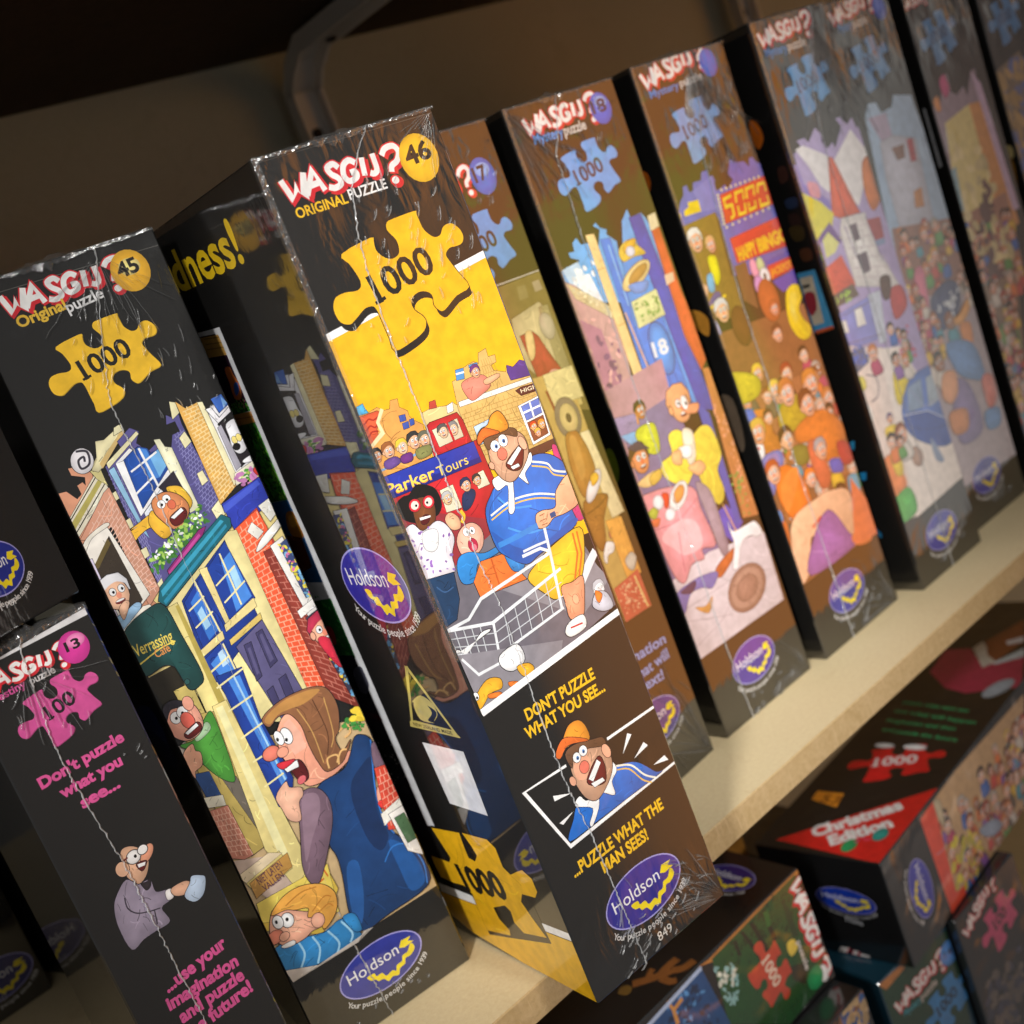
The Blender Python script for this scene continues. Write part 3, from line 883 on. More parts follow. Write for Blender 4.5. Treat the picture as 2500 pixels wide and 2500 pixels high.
s e0d040 50 22 725,2163 790,2181 806,1897 742,1904
s 7ab8e0 40 22 733,2143 791,2164 806,1897 749,1901
s e070a8 22 18 733,2143 791,2164 806,1897 749,1901
p f0ede6 2 684,1868 806,1897 808,1863 686,1834
p 3a3a50 2 706,1824 789,1840 812,1408 753,1413
s e0c040 40 24 733,1619 818,1617 812,1408 753,1413
s 68a8d8 30 24 733,1619 818,1617 812,1408 753,1413
f f0b090 c03050 760,1738 68 0
c d83048 2 715,1712 755,1708 787,1625 763,1553 733,1619
p f2e2a0 2 204,2132 550,2308 585,2299 586,1556 586,1405 470,1445 163,1617
p 1c3a90 2 262,2127 337,2175 523,2281 520,2188 520,1902 227,1742
p ecd894 2 377,2214 410,2210 419,1961 385,1955
p 1c3e98 2 410,2202 520,2275 541,2004 406,1968
p 1c3e98 2 268,2116 348,2174 360,1952 260,1900
p 3a78d0 0 290,2105 341,2142 353,1955 296,1929
p 4a8ae0 0 472,2203 522,2227 531,2017 446,1987
p a8d4f4 0 487,2149 518,2166 515,2088 484,2072
p a8d4f4 0 298,2054 325,2072 328,1984 300,1974
l f2e6a8 7 340,2182 351,1932
l f2e6a8 7 270,2076 351,2106
l f2e6a8 7 266,2000 357,2032
l f2e6a8 7 413,2122 518,2166
l f2e6a8 7 416,2042 531,2089
l f2e6a8 7 480,2239 477,2004
p 1c3e98 2 242,1862 346,1903 350,1684 350,1413 296,1419
p 4a8ae0 0 261,1836 341,1874 340,1697 339,1444 327,1542
p bcdcf6 0 304,1861 331,1871 334,1806 300,1800
l f2e6a8 8 247,1804 345,1832
l f2e6a8 8 243,1726 357,1753
l f2e6a8 8 246,1627 364,1660
l f2e6a8 7 340,1890 350,1413
p ecd894 2 229,1901 359,1940 355,1906 224,1872
p ecd894 2 378,1958 534,2007 533,1968 373,1929
p dcbf6a 2 371,1890 534,1935 531,1909 369,1867
p 5c5680 3 385,1851 529,1905 574,1453 446,1391
p 3f3a62 3 417,1842 449,1842 432,1688 404,1679
p 5c5680 0 424,1822 437,1824 428,1707 415,1701
p 3f3a62 3 483,1865 513,1869 518,1716 480,1704
p 5c5680 0 493,1851 506,1853 507,1730 488,1724
p 3f3a62 3 425,1618 457,1626 455,1520 426,1511
p 3f3a62 3 492,1640 527,1646 525,1548 489,1542
p ead98e 2 199,2127 241,2130 249,1634 239,887 159,895 165,1792
p b8a450 0 229,2120 244,2120 253,1591 238,922 212,939
p 186a78 3 205,2217 553,2384 580,2356 572,2321 198,2135 177,2169
p 3aa0c0 0 203,2202 541,2366 551,2354 199,2177
p 2a8cac 0 195,2160 553,2341 555,2328 198,2143
p 2a2418 0 5,1902 132,1904 133,1618 44,1588
p c8b468 2 81,1806 156,1805 158,1604 91,1593
c 1d4a48 4 -1,2098 53,2139 135,2159 178,2157 196,2113 202,2009 213,1814 181,1776 144,1779 134,1825 127,1892 87,1920 11,1914 -5,1977
e 2a5a58 3 145,1815 10 11 0
t f0d860 1 6,2002 167,1996 51 Verrassing
k f0d860 6 6,1968 104,1990 171,1990
t e89a50 1 76,1961 140,1963 34 Caf\u00e9
p c8b0a0 0 -42,1056 226,937 251,712 92,748
p b8a258 2 46,1697 288,1619 149,1020 81,1012 26,1312
p 6a6258 2 103,1398 162,1355 184,1099 153,1085
p 2a4e88 2 12,1452 72,1432 75,1316 20,1333
p e8e2cc 2 -4,1347 81,1313 76,1266 -10,1301
p c8806a 2 -3,1281 82,1262 90,1014 50,1015 -15,1064
b e8b8a0 3 9 5 3,1277 79,1256 90,1014 -15,1064
c 4d9a3a 3 12,1588 78,1583 152,1646 183,1645 174,1487 164,1395 147,1339 104,1381 65,1469 61,1528
c a8c8a0 2 81,1589 144,1626 150,1590 87,1569
c f0a890 4 -5,1709 42,1755 99,1747 133,1705 134,1632 99,1595 45,1594 9,1630 -10,1673
c 2a2530 3 15,1762 58,1774 99,1747 78,1735 36,1742 -1,1700
e ffffff 3 44,1702 21 25 0
e ffffff 3 76,1710 21 25 0
e 14100e 0 45,1699 6 7 0
e 14100e 0 76,1707 6 7 0
e e86a5a 3 82,1669 25 37 10
c 6a1818 3 47,1624 113,1644 117,1609 61,1596
p ffffff 2 52,1626 108,1642 112,1628 58,1614
e f0a890 3 111,1733 21 30 0
c f0b090 3 10,1550 57,1571 58,1538 73,1521 59,1472 24,1461 12,1435 5,1488
p e6d48c 2 194,1671 256,1669 292,650 207,706 143,1006
p f2eab0 0 204,1657 234,1656 223,930 185,954
p d8c478 2 12,929 191,968 212,868 38,844
p e8d4b0 2 -4,965 149,985 200,953 15,919
p c09048 2 27,910 220,941 215,875 26,835
t 5a3048 1 61,880 180,897 36 NIET LATEN
t 5a3048 1 69,841 168,853 33 VALLEN
p ecd878 2 20,804 148,762 277,826 343,784 113,682
p d8b84a 2 22,808 191,708 346,773 353,672 211,527 1,688
e d84028 2 37,774 19 21 0
p e8d060 2 17,814 355,798 315,576 5,725
t d87028 1 292,741 353,750 55 LT
p 1c3e98 2 261,1777 370,1764 353,1525 374,1222 310,1099 269,1142
p 4a8ae0 0 297,1739 350,1738 343,1522 352,1235 317,1218 311,1410
l a8d4f4 8 325,1743 332,1519 341,1232
l f2e6a8 8 241,1732 375,1756
l f2e6a8 8 243,1619 365,1634
l f2e6a8 8 243,1489 353,1505
l f2e6a8 8 249,1373 333,1378
l f2e6a8 8 249,1251 346,1263
c 8c5c3c 4 360,1521 406,1542 485,1554 592,1543 661,1505 677,1411 643,1315 608,1278 618,1214 670,1242 627,1190 587,1145 519,1165 491,1230 491,1316 495,1408 470,1479 422,1496 376,1475 358,1495
c c08a4a 0 364,1510 412,1534 491,1547 589,1535 634,1510 550,1491 480,1501 426,1503 380,1483
k c89858 5 510,1485 530,1360 521,1212
k 5a3620 5 587,1489 590,1326 550,1234
k c89858 5 636,1472 613,1313 579,1256
k e0b070 8 533,1176 543,1219 588,1212 579,1169
k e0b070 8 574,1181 610,1218 637,1213
k e0b070 7 637,1300 681,1313 683,1273 650,1263
s 3f8a3c 40 24 650,1330 768,1332 780,1247 707,1260
s f0d040 18 40 683,1360 759,1356 790,1291 732,1294
c f0a488 4 434,1480 470,1479 495,1408 491,1316 498,1226 519,1165 597,1168 641,1201 650,1176 568,1146 498,1139 435,1148 408,1173 410,1220 379,1295 370,1338 376,1391 382,1425
p f4b8a0 0 431,1454 463,1464 484,1386 480,1313 422,1308 405,1375
e ffffff 4 422,1402 22 38 5
e ffffff 4 389,1410 17 33 5
e 14100e 0 415,1387 7 9 0
e 14100e 0 381,1407 6 9 0
e e8806c 4 333,1367 38 31 0
e f0a488 3 379,1347 25 22 0
c 5a1418 4 379,1276 428,1281 443,1229 433,1187 397,1190
p ffffff 3 352,1287 420,1283 416,1254 362,1258
c d83040 3 335,1311 382,1303 413,1289 352,1278
e e06a70 2 404,1195 21 16 20
c 153c70 5 454,1127 584,1137 642,1181 689,1241 725,1235 752,1195 736,1126 682,981 658,836 681,752 737,646 757,551 727,447 510,435 378,433 353,531 395,713 407,805 400,878 441,989
c 0f2c58 0 580,1042 683,1118 722,1115 674,985 646,854 654,759 594,716 559,817
c 22589c 0 424,734 480,728 444,581 385,469 364,533
c 1c5498 0 643,735 700,679 733,566 722,471 647,468 638,586
k 2f78cc 6 752,1195 682,981 662,834 681,752
k 2f78cc 6 589,658 649,701 716,669 749,556 728,456
c 7a6070 4 356,1118 406,1146 458,1115 475,1046 453,963 390,865 295,748 256,768 256,852 299,970
c 947888 0 367,1112 406,1126 440,1096 417,1023 340,935 277,858 307,956
c f0b89c 3 275,1186 338,1225 343,1193 387,1167 381,1132 353,1111 330,1038 286,1065 277,1128
c 7a6070 3 749,1177 786,1147 786,1057 720,1067
c e8a088 2 693,984 755,987 765,941 698,882 670,909
c e03a34 2 669,919 716,921 713,892 679,883
p d84834 2 716,1069 794,1053 811,883 764,730 664,782
b f0a890 4 8 4 717,1059 795,1043 799,810 666,786
p e8e4da 2 660,865 772,887 770,838 655,808
p e6e0da 3 692,845 774,846 769,625 763,588 706,645
p 4a6a48 2 709,815 760,814 771,675 720,677
c 2d84c4 4 -3,584 74,590 152,556 236,529 290,543 331,525 356,448 342,417 131,422 13,475
k 9cd0f0 9 167,546 176,481 141,424
k 9cd0f0 9 236,529 260,453 232,412
k 9cd0f0 9 102,571 108,498 66,447
k 9cd0f0 9 305,533 329,456 305,422
c 2d84c4 3 319,543 372,528 374,446 340,458
c f4b498 4 16,669 60,747 99,730 182,665 230,623 224,567 177,569 135,559 64,568 28,612
c e8a84a 4 50,734 119,775 204,778 290,737 330,676 321,612 282,568 225,547 234,611 186,633 203,671 149,697 113,721
k c07a2a 5 120,736 201,751 270,735
k c07a2a 5 211,646 283,677 312,658
k c07a2a 5 219,621 284,637 303,614
e ffffff 4 102,675 27 33 5
e ffffff 4 63,691 21 30 5
e 14100e 0 102,679 7 9 0
e 14100e 0 57,695 6 9 0
e e88a70 3 26,638 38 29 0
e f4b498 3 63,618 22 19 0
e f4b498 3 218,597 29 33 0
c ffffff 3 35,587 88,581 89,561 46,570
p cfc6be 2 6,480 138,417 335,401 378,433 424,422 14,414
#maker_logo
o 389,241 205 110 2a3496
#wordmark
w 132,3414 543,3360
t e8bc3a 3 138,3355 334,3366 43 Original
t e6e4e4 2 331,3349 484,3362 44 puzzle
#number_badge
e f2b62c 0 621,3424 78 84 0
e f8e08a 0 623,3440 44 34 0
t 1c1a18 3 571,3408 660,3414 59 45
@B.left
#carton_print
e a81c1c 0 -986,2720 150 420 0
c 2a48b8 0 -818,1591 -300,1723 -180,1630 -271,1511 -551,1466
c 1c3078 0 -744,1515 -331,1549 -207,1442 -482,1394
@C.front
#carton_print
B 161412
#puzzle_piece
j 5a9ade 462,3008 76 1000 1a1814
#wordmark
w 100,3205 532,3258
#number_badge
e 3a64c8 0 643,3331 84 92 0
e 88aef0 0 651,3363 50 34 0
t 1a1424 3 583,3311 674,3315 72 17
#illustration
l c8c0b4 6 460,2818 779,2807
p 7a6a3c 0 472,2806 801,2801 802,2038 447,2172
p c8b88a 2 488,2637 703,2663 721,2635 745,2240 569,2257 436,2441
p 8a7c50 0 596,2772 656,2768 648,2703 585,2704
p a8987a 0 706,2766 756,2764 762,2713 704,2713
p a09468 2 689,2636 753,2634 754,2283 674,2284
e b8ac90 2 700,2533 50 70 0
p b03838 3 502,2544 589,2542 620,2504 643,2424 694,2295 516,2304
k e8b0a0 8 516,2304 576,2296 627,2319 692,2292
c e8c888 2 538,2541 587,2538 558,2435 510,2415
p d8c078 2 493,2285 753,2256 747,2089 508,2142
l 8a4a2c 12 565,2250 610,2111
p c8a860 0 481,2325 724,2293 709,937 493,957
p e2d294 2 553,2318 767,2297 771,2126 542,2147
l 8a3c2c 18 539,2240 556,2049
e 8a7a68 2 616,2063 90 110 0
e d8c080 2 619,2062 60 76 0
e 5a4a38 0 619,2062 20 26 0
p e8d8a8 2 657,1962 722,1956 762,1474 664,1478
c b8803c 4 555,1984 617,1988 646,1967 672,1861 668,1748 598,1643 534,1652 515,1717 517,1849
c d09a50 0 569,1960 612,1966 616,1884 600,1776 553,1739 550,1835
c a06c30 4 511,1633 689,1604 607,1504 569,1404 528,1355 499,1378 488,1461
k 6a4418 6 504,1569 618,1576 689,1604
e efe8e8 3 619,1682 100 36 38
c f0b83c 2 617,1731 663,1740 674,1707 634,1685 608,1687
c b86858 2 608,1425 658,1412 656,1383 602,1389
p e8a850 2 610,1483 726,1460 725,1132 615,1145
c f0ece8 3 538,1360 571,1383 613,1354 586,1318 544,1318 517,1282 508,1316
c c8c0b0 3 645,1240 706,1261 728,1220 687,1170 652,1187
p c85a48 2 500,1143 710,1159 712,941 497,950
s f0c8a0 70 14 507,1129 670,1138 702,951 518,964
l e8d088 10 670,1138 686,949
#slogan
t 8aa2e0 2 431,734 722,712 58 ination
t 8aa2e0 2 457,633 707,629 59 hat will
t 8aa2e0 2 421,566 617,548 58 next!
#maker_logo
o 447,377 200 112 3a2a8c
@D.front
#carton_print
B 161412
#wordmark
w 123,3445 585,3406
t 3a98e8 2 132,3395 344,3391 52 Mystery
t d8d4d0 2 350,3390 517,3390 53 puzzle
#number_badge
e 3a64d8 0 662,3467 78 84 0
e 88aef0 0 672,3501 44 30 0
t 14204a 3 596,3449 707,3448 69 18
#hang_tab
p 2a1408 2 208,3619 382,3608 364,3555 188,3553
#puzzle_piece
j 5fa4ea 419,3166 76 1000 2a2a3c
#illustration
p 5fa8ea 2 97,2829 140,2825 149,2869 183,2886 201,2844 250,2839 251,2880 307,2874 299,2778 363,2881 325,2910 350,2922 367,2889 410,2867 397,2843 452,2789 439,2736 433,2643 537,2878 602,2927 606,2878 692,2883 716,2847 749,2741 792,2334 76,2568 10,2691 10,2755 60,2767 107,2734 154,2775 102,2800
p bcd8f2 0 19,2761 138,2770 197,2547 222,2330 48,2614
p eaf2f8 0 80,2705 189,2690 225,2472 135,2530
s f4f8fc 20 40 59,2739 240,2740 211,2523 84,2584
p c89a9c 2 3,2702 61,2665 283,2424 195,1921 -109,2039
p d8c49a 2 10,2691 75,2642 268,2476 251,2415 40,2598
s e8dcb8 40 20 31,2656 104,2624 260,2460 232,2431
p b87898 0 14,2495 135,2398 137,1943 -109,2039
s 7a4a78 22 44 29,2472 222,2330 137,1943 -87,2030
s e0a8a8 20 40 46,2559 231,2403 137,1943 -57,2144
p f0cc90 2 251,2880 312,2872 313,1875 242,1902
l c89858 5 248,2690 306,2687
l c89858 5 258,2375 313,2376
p 3a78d8 2 339,2832 413,2820 386,2077 670,1736 313,1875
p 4a98e8 2 451,2733 665,2688 687,2418 709,1721 397,1842 376,2393
p 3a48b8 2 594,2881 690,2879 728,2325 747,1706 632,1751 600,2446
l 8cc8f4 8 384,2790 378,2450
l e8b078 10 337,2425 362,2086
p 3a80e0 3 371,2327 594,2320 594,1766 385,1847
e 3a88e0 6 507,2162 80 150 0
e 4a9cf0 0 507,2162 62 124 0
t e8eef4 3 435,2133 554,2126 83 18
l 2a50a8 6 429,2022 410,1869
l 2a50a8 6 486,2020 480,1863
l 2a50a8 6 540,2011 538,1861
p d8dca0 3 404,2461 613,2471 617,2322 393,2315
s 6a9a40 30 24 429,2443 600,2446 603,2337 415,2331
c e8c850 2 439,2736 511,2772 576,2763 587,2731 628,2671 534,2679 449,2676
e e8b840 3 531,2742 60 24 18
e d8dce8 2 522,2712 34 28 0
e e8d090 4 506,2582 132 50 18
e b8904a 2 522,2587 90 28 18
c 6a9ae0 2 427,2549 572,2532 535,2486 456,2497
p d85a38 2 728,2815 791,2797 797,2402 842,2013 746,1946 705,2163
p e8d8b0 2 733,2852 798,2854 795,2777 720,2769
p e8c8a8 0 709,2519 781,2517 772,2470 702,2462
p b88a98 0 -24,2093 480,2112 413,1574 78,1313 -2,1489
p 7a6a98 0 29,1880 464,1908 514,1114 493,889 -7,860 7,1284
p cfc4cc 2 -176,977 336,1006 800,918 779,485 -10,505 -68,767
l a89aa4 4 -57,761 348,605
l a89aa4 4 -4,575 261,618 521,756
l a89aa4 4 23,803 535,782
p 4a4ab8 2 401,1165 583,1189 668,1044 537,975
p 3c50b0 0 617,1799 693,1708 655,1050 607,1050
p c07848 2 755,1952 894,1922 805,1025 677,1061
s 6a9a48 30 24 676,1339 789,1312 765,1043 699,1073
s e09878 40 26 732,1755 823,1658 761,1066 758,1218
p 9a88b8 2 -18,1947 180,1908 137,1768 15,1798
p 7ab0e0 2 9,1839 112,1827 137,1768 56,1771
c c8cc38 4 123,1823 198,1832 268,1804 241,1665 162,1678 110,1769
f c07840 3a2a20 202,1910 45 0
c f2a04c 2 167,1923 165,1865 151,1851
f e89060 4a2c20 82,1672 73 0
p 3a2a50 2 20,1766 112,1773 175,1703 63,1729
c f0c888 2 8,1564 128,1582 203,1561 170,1524 68,1518
c d8b050 3 104,1563 195,1574 186,1528 107,1512
c e6cf4a 4 334,1708 412,1717 493,1644 594,1665 666,1626 677,1465 607,1389 606,1263 532,1211 467,1324 444,1458 344,1409 276,1448 210,1518 219,1594 316,1614
c f4e8d0 3 444,1694 518,1664 478,1526 412,1513
f eda878 eda878 496,1826 94 0
c ee9a70 4 533,1811 629,1794 629,1764 591,1748 516,1777
e f4f4f6 3 533,1832 24 40 0
e 14100e 0 543,1823 8 12 0
c f4f0ec 3 377,1620 471,1601 458,1545 400,1549 372,1581
c eeb080 3 316,1614 385,1606 363,1534 303,1559
c eeb080 3 403,1496 495,1499 527,1444 456,1422 407,1474
c 9a8898 3 410,1391 488,1336 507,1223 490,976 447,922 419,988 414,1160
c b85c30 3 342,898 520,941 515,900 357,837
c ea98a4 4 -10,1473 79,1484 208,1458 332,1414 392,1357 386,1256 407,1026 295,1047 282,990 185,1005 91,937 40,982 17,1107 7,1284
c f4bcc4 0 36,1230 183,1265 315,1204 304,1064 158,1070 92,1142
k c86a80 5 -28,1300 183,1265 388,1317
k c86a80 6 170,1209 134,1081 116,987
e e8e4e4 3 258,1385 96 56 30
e d8904a 2 263,1393 60 34 30
c d83828 2 144,1445 191,1424 162,1366 134,1368
e e8e8ee 2 100,1414 40 40 0
e e8e8ee 2 153,1319 40 34 0
c b8c048 2 2,1387 53,1405 79,1373 36,1342
c e0704a 2 9,1344 74,1334 42,1299 8,1314
c f2f0f4 3 552,1097 564,1027 685,1014 760,1002 787,924 733,916 698,943 619,948 562,899 509,827 471,846 541,952 545,1036
l e8b060 8 558,1200 590,1015
c 6a6ab0 3 3,908 126,919 227,911 345,875 270,816 197,852 96,861 15,787 0,815
c 3a2a5a 2 30,904 166,910 112,863
c c89050 2 98,776 174,748 248,774 181,702
e 9a7468 4 527,688 172 126 8
e b08a7c 3 527,688 150 108 8
e 9a7468 2 527,688 100 70 8
s 7a5850 50 12 389,746 565,779 695,649 497,583
#maker_logo
o 389,293 185 118 4a2a98
@D.left
#carton_print
c 7a8a20 0 -154,1759 -92,1774 -96,1655 -161,1579
@E.front
#carton_print
B 161412
#wordmark
w 86,3483 570,3493
t 3a88d8 2 86,3430 337,3437 42 Mystery
t d8d4d0 2 348,3441 551,3447 43 puzzle
#number_badge
e 3a5cd0 0 638,3522 74 80 0
#puzzle_piece
j 6fa0dc 355,3194 74 1000 3a3a4c
#illustration
p 8a5636 0 -22,2097 978,1997 855,487 -29,503
p a86a44 0 49,1709 772,1603 787,917 86,1040
x 34 84 -89,1813 815,1721 802,724 58,787
p 5c62c0 2 44,2852 88,2883 106,2927 139,2928 142,2887 174,2885 196,2928 265,2923 291,2965 338,2963 340,2928 374,2920 378,2888 340,2872 361,2836 413,2841 448,2851 463,2822 533,2860 503,2899 561,2973 597,2945 672,2933 703,2893 727,2939 757,2938 780,2900 833,2880 815,2220 273,2355 -40,2741
p 7478d0 0 174,2885 369,2927 361,2817 347,2733 196,2762
p f0d020 0 51,2801 99,2813 102,2837 193,2830 188,2764 45,2772
p f0d020 0 -29,2799 21,2797 9,2764 -45,2767
p d83828 3 380,2806 813,2811 814,2638 351,2643
d f0e8b0 16 363,2810 338,2647
d f0e8b0 16 351,2624 819,2627
d f0e8b0 16 407,2830 759,2818
l f4dc30 17 472,2781 399,2775 397,2732 455,2729 444,2668 409,2659
l f4dc30 15 496,2730 513,2783 585,2783 568,2730
l f4dc30 15 501,2710 491,2662 551,2658 568,2711
l f4dc30 15 598,2729 615,2782 687,2782 670,2729
l f4dc30 15 600,2703 588,2661 652,2663 660,2699
l f4dc30 15 704,2733 727,2778 789,2775 784,2725
l f4dc30 15 708,2699 696,2657 780,2654 782,2699
p d82c30 3 346,2556 826,2556 840,2374 342,2411
t f6c81c 5 369,2415 544,2415 76 HAPPY
t f6c81c 5 559,2413 848,2411 77 BINGO
p 3a48b8 2 586,2343 815,2348 819,2313 605,2318
p d82c30 2 584,2318 829,2310 811,2235 582,2233
t f6a81c 4 593,2253 808,2249 41 JACKPOT
p 3a3ab8 0 588,2224 808,2229 824,2130 651,2138
p 7a5236 0 307,2402 418,2400 395,2115 294,2200
e f0a0c0 3 469,2340 34 60 0
e c8d8a0 3 532,2340 34 50 0
e f0f0f4 3 539,2272 46 50 0
e d898d8 3 468,2236 44 60 0
e 222222 0 539,2272 14 18 0
p 8a6a2c 2 -29,2726 296,2728 276,2360 284,2061 -3,2221
p 5c3c1c 0 296,2728 308,2693 296,2361 256,2360
f f0b090 e8e4e0 66,2619 61 0
f f0b090 e0b078 175,2568 42 0
c e0d818 3 -49,2541 -3,2540 6,2481 -46,2472
c e0d818 3 116,2510 181,2504 181,2447 167,2381 119,2346 105,2413
c 68b0e0 2 58,2415 108,2419 91,2329 44,2332
c f0b898 2 -22,2390 36,2372 16,2315 -39,2302 -48,2348
p 5a4a98 2 -6,2272 86,2318 119,2308 125,2280 -9,2248
l f0d020 16 -33,2237 162,2275
f f0b890 d8d8dc 91,2196 61 0
c 90a0e0 2 -34,2199 16,2163 24,2084 -36,2118
e 6a3820 3 208,2073 80 120 0
e c06030 3 508,2131 90 130 0
f f0a080 c06030 530,2071 41 0
f f0b090 6a3820 487,1925 48 0
c f0d018 4 673,2118 757,2151 817,2119 809,2060 747,2006 755,1936 801,1872 774,1820 704,1817 644,1872 623,1980
c f8e04a 0 696,2097 755,2105 744,2041 695,1990 669,2025
f f0b090 6a3820 76,1762 48 0
f e8a078 e8c040 214,1774 48 0
f f0b890 a03820 457,1685 54 0
f c88858 2a1a14 440,1452 48 0
f f0b090 c8b0a0 659,1389 48 0
f e8a078 803018 749,1242 48 0
f f0b890 e8d080 702,1045 41 0
f f0b090 402818 22,1498 41 0
f e8a078 c05028 286,1425 44 0
f f0b890 683818 44,1189 41 0
f f0b090 a8a8b0 499,1084 44 0
f f0b090 e85a28 -23,1695 44 0
f f0b890 e8c850 309,1633 52 0
f f0b090 d88838 636,1554 75 0
p f0d018 2 -46,1651 99,1553 53,1528 -50,1611
c c8b830 3 -85,1853 40,1848 205,1757 154,1659 -46,1683
c b8a028 3 276,1505 448,1569 539,1403 461,1356 263,1380
c e07a30 3 397,1370 654,1380 811,1217 747,1095 590,1046 497,1219 355,1288
c c87830 3 44,1574 131,1583 206,1532 178,1414 244,1344 151,1296 58,1345
f f0b090 5a3020 178,1511 41 0
c 3a68c8 3 -32,1615 62,1609 76,1508 -10,1469
e f0f0f4 3 15,1373 44 60 0
e d83838 0 19,1382 10 10 0
c 6a78c8 3 -15,1300 160,1313 188,1236 35,1106 -116,977 -88,1095
c 8a78b8 0 35,1300 151,1296 118,1201 21,1177
c 3a90d8 2 -57,1027 21,981 16,906 -43,922
c 7a7a30 3 292,1270 418,1240 405,1146 288,1162
c d86848 3 428,1225 532,1216 551,972 431,955
c b02838 2 695,1139 793,1110 801,980 697,1001
c 3858c0 2 584,1071 681,1042 678,963 580,993
c 48a8c8 2 704,906 793,891 778,782 686,798
e f27a24 4 180,1020 130 200 15
c f08a3a 0 86,1105 222,1168 289,1128 170,1002 72,947
f f0b498 f27a24 367,1039 54 0
c f2bc98 4 91,883 373,913 497,904 665,831 637,634 572,548 443,768 297,699 200,721 115,558 -35,508 -12,653
c f2bc98 0 267,848 443,837 454,718 306,717
l d83a30 16 243,769 350,799
c 9a60b0 4 96,522 205,696 428,809 546,606 568,503
k c890d8 5 177,642 303,571 274,481
c e87c4a 2 562,564 732,591 745,467 599,488
c d86a2c 0 -39,898 40,884 -35,609 -44,724
p e87850 0 720,899 830,665 845,468 568,503
f f0b498 c87838 400,1577 75 0
f f0b090 6a3018 548,1454 75 10
f e8a078 d8b048 53,1464 68 -10
f f0b890 381c10 273,1333 65 8
f f0b090 a8a8b0 538,1158 61 0
f f0b498 b84820 67,1200 65 0
#maker_logo
o 367,288 180 118 3a3aa0
@E.left
#carton_print
c f07a1c 0 -166,3087 -121,3065 -122,3006 -154,2966 -170,3020
c e8a03a 0 -192,2259 -89,2249 -36,2188 -77,2093 -151,2168
c 8a7a70 0 -202,2052 -144,2001 -204,1799 -247,1826
c 6a5a4a 0 -158,1707 -54,1704 -67,1450 -130,1392
@F.left
#carton_print
c f07a1c 0 -203,3136 -154,3112 -137,3025 -191,2964 -218,3013
p 58b0e8 0 -206,2181 -69,2178 -61,1808 -219,1795
p f0dcc0 0 -198,2148 -100,2148 -119,1846 -202,1841
c b83a48 0 -201,2042 -128,2041 -141,1941 -201,1910
p 1a1a20 0 -196,2100 -138,2101 -141,2082 -194,2082
p e86838 0 -207,1807 -66,1816 -64,1798 -198,1784
c 4a2c24 0 -108,2819 -53,2816 -56,2745 -118,2730
c 3a2420 0 -136,2536 -65,2531 -66,2465 -132,2462
c 2a3858 0 -126,2627 -46,2625 -49,2573 -122,2573
c 4a3a1c 0 -157,2461 -63,2451 -76,2375 -148,2378
c 5a3420 0 -131,2314 -60,2311 -61,2244 -132,2247
p 38a8e0 0 -212,1053 -170,1060 -190,1003 -226,995
p 2898d8 0 -208,840 -156,842 -174,790 -220,787
p 2898d8 0 -216,456 -187,407 -195,383 -223,396
@F.front
#carton_print
B 161514
#wordmark
w 68,3502 515,3481
t 4a80c8 2 66,3441 277,3436 50 Mystery
t d8d4d0 2 286,3438 470,3440 51 puzzle
#puzzle_piece
j 5a9cd8 363,3217 74 1000 3a4a6c
#illustration
p b4a4d4 2 42,2865 131,2889 107,2931 183,2931 212,2897 310,2965 349,2920 337,2867 377,2821 437,2844 448,2804 571,2915 535,2969 583,2968 634,2910 701,2941 715,2872 803,2880 866,2509 1082,790 8,1210
p f4f2f4 0 68,2886 149,2894 331,2795 413,2737 262,2571 200,2634 144,2767
p f4f2f4 0 399,2741 651,2878 781,2675 510,2419 413,2550
p 9080d0 0 -44,2815 40,2803 53,2681 241,2530 239,2465 84,2591 -49,2689
p e86848 3 351,2771 393,2761 491,2415 507,2382 288,2404 226,2440
p e8e048 0 -53,2682 153,2544 244,2445 196,2383 52,2350 -63,2309
p e8e890 0 77,2398 246,2293 147,2228 47,2220
p 7a5aa0 3 -80,2305 177,2407 237,2277 215,2265 137,2362 -66,2273
p eeeae8 2 302,2400 551,2369 580,2099 687,1836 244,1977 249,2330
b c8b8c0 5 7 4 298,2392 551,2369 672,1841 258,1972
l 8a80a8 9 309,2351 349,2081
l 8a80a8 9 542,2353 583,2039
p 6a5a68 0 352,2339 432,2335 428,2231 361,2231
p 6a5a68 0 336,2152 451,2147 438,2025 352,2022
p 8a9ac0 0 565,2298 683,2294 667,2132 568,2142
p a84a50 0 544,2323 688,2303 670,2171 571,2180
p e05a40 2 -49,2156 194,2195 244,2007 214,1920 -57,1961
c 8ad038 2 -60,2271 0,2281 11,2212 -50,2184
c d87a38 2 668,2655 781,2675 814,2541 795,2439 645,2353 609,2479
c e8a0b0 0 85,2682 176,2649 166,2569 88,2599
p 6a5a4a 0 -80,1994 222,2006 252,1920 -47,1918
s a8d048 14 30 -18,1974 212,1988 231,1915 -11,1917
p 8a90d8 2 -51,1876 329,1884 303,1612 -38,1653
p f4f0e8 2 -18,1833 49,1821 47,1745 -37,1762
p f4f0e8 2 159,1850 234,1848 233,1737 142,1745
p e8d8d0 2 -24,1681 327,1546 388,1433 156,460 -71,493 -56,1043
p efe4dc 0 273,1554 502,1496 850,660 800,483 151,451 230,984
p c8d0e0 2 334,1893 467,1884 381,1573 304,1577
p 5a6a88 0 -48,1634 135,1625 155,1517 -12,1488
s 3a68c8 24 40 -29,1672 173,1623 135,1479 -44,1500
c d8d060 2 -64,1463 46,1456 44,1378 -62,1395
k 5a4a68 9 83,1453 171,1398 137,1297 52,1284
c f4f0ea 2 -12,1309 38,1221 8,1165 -50,1199
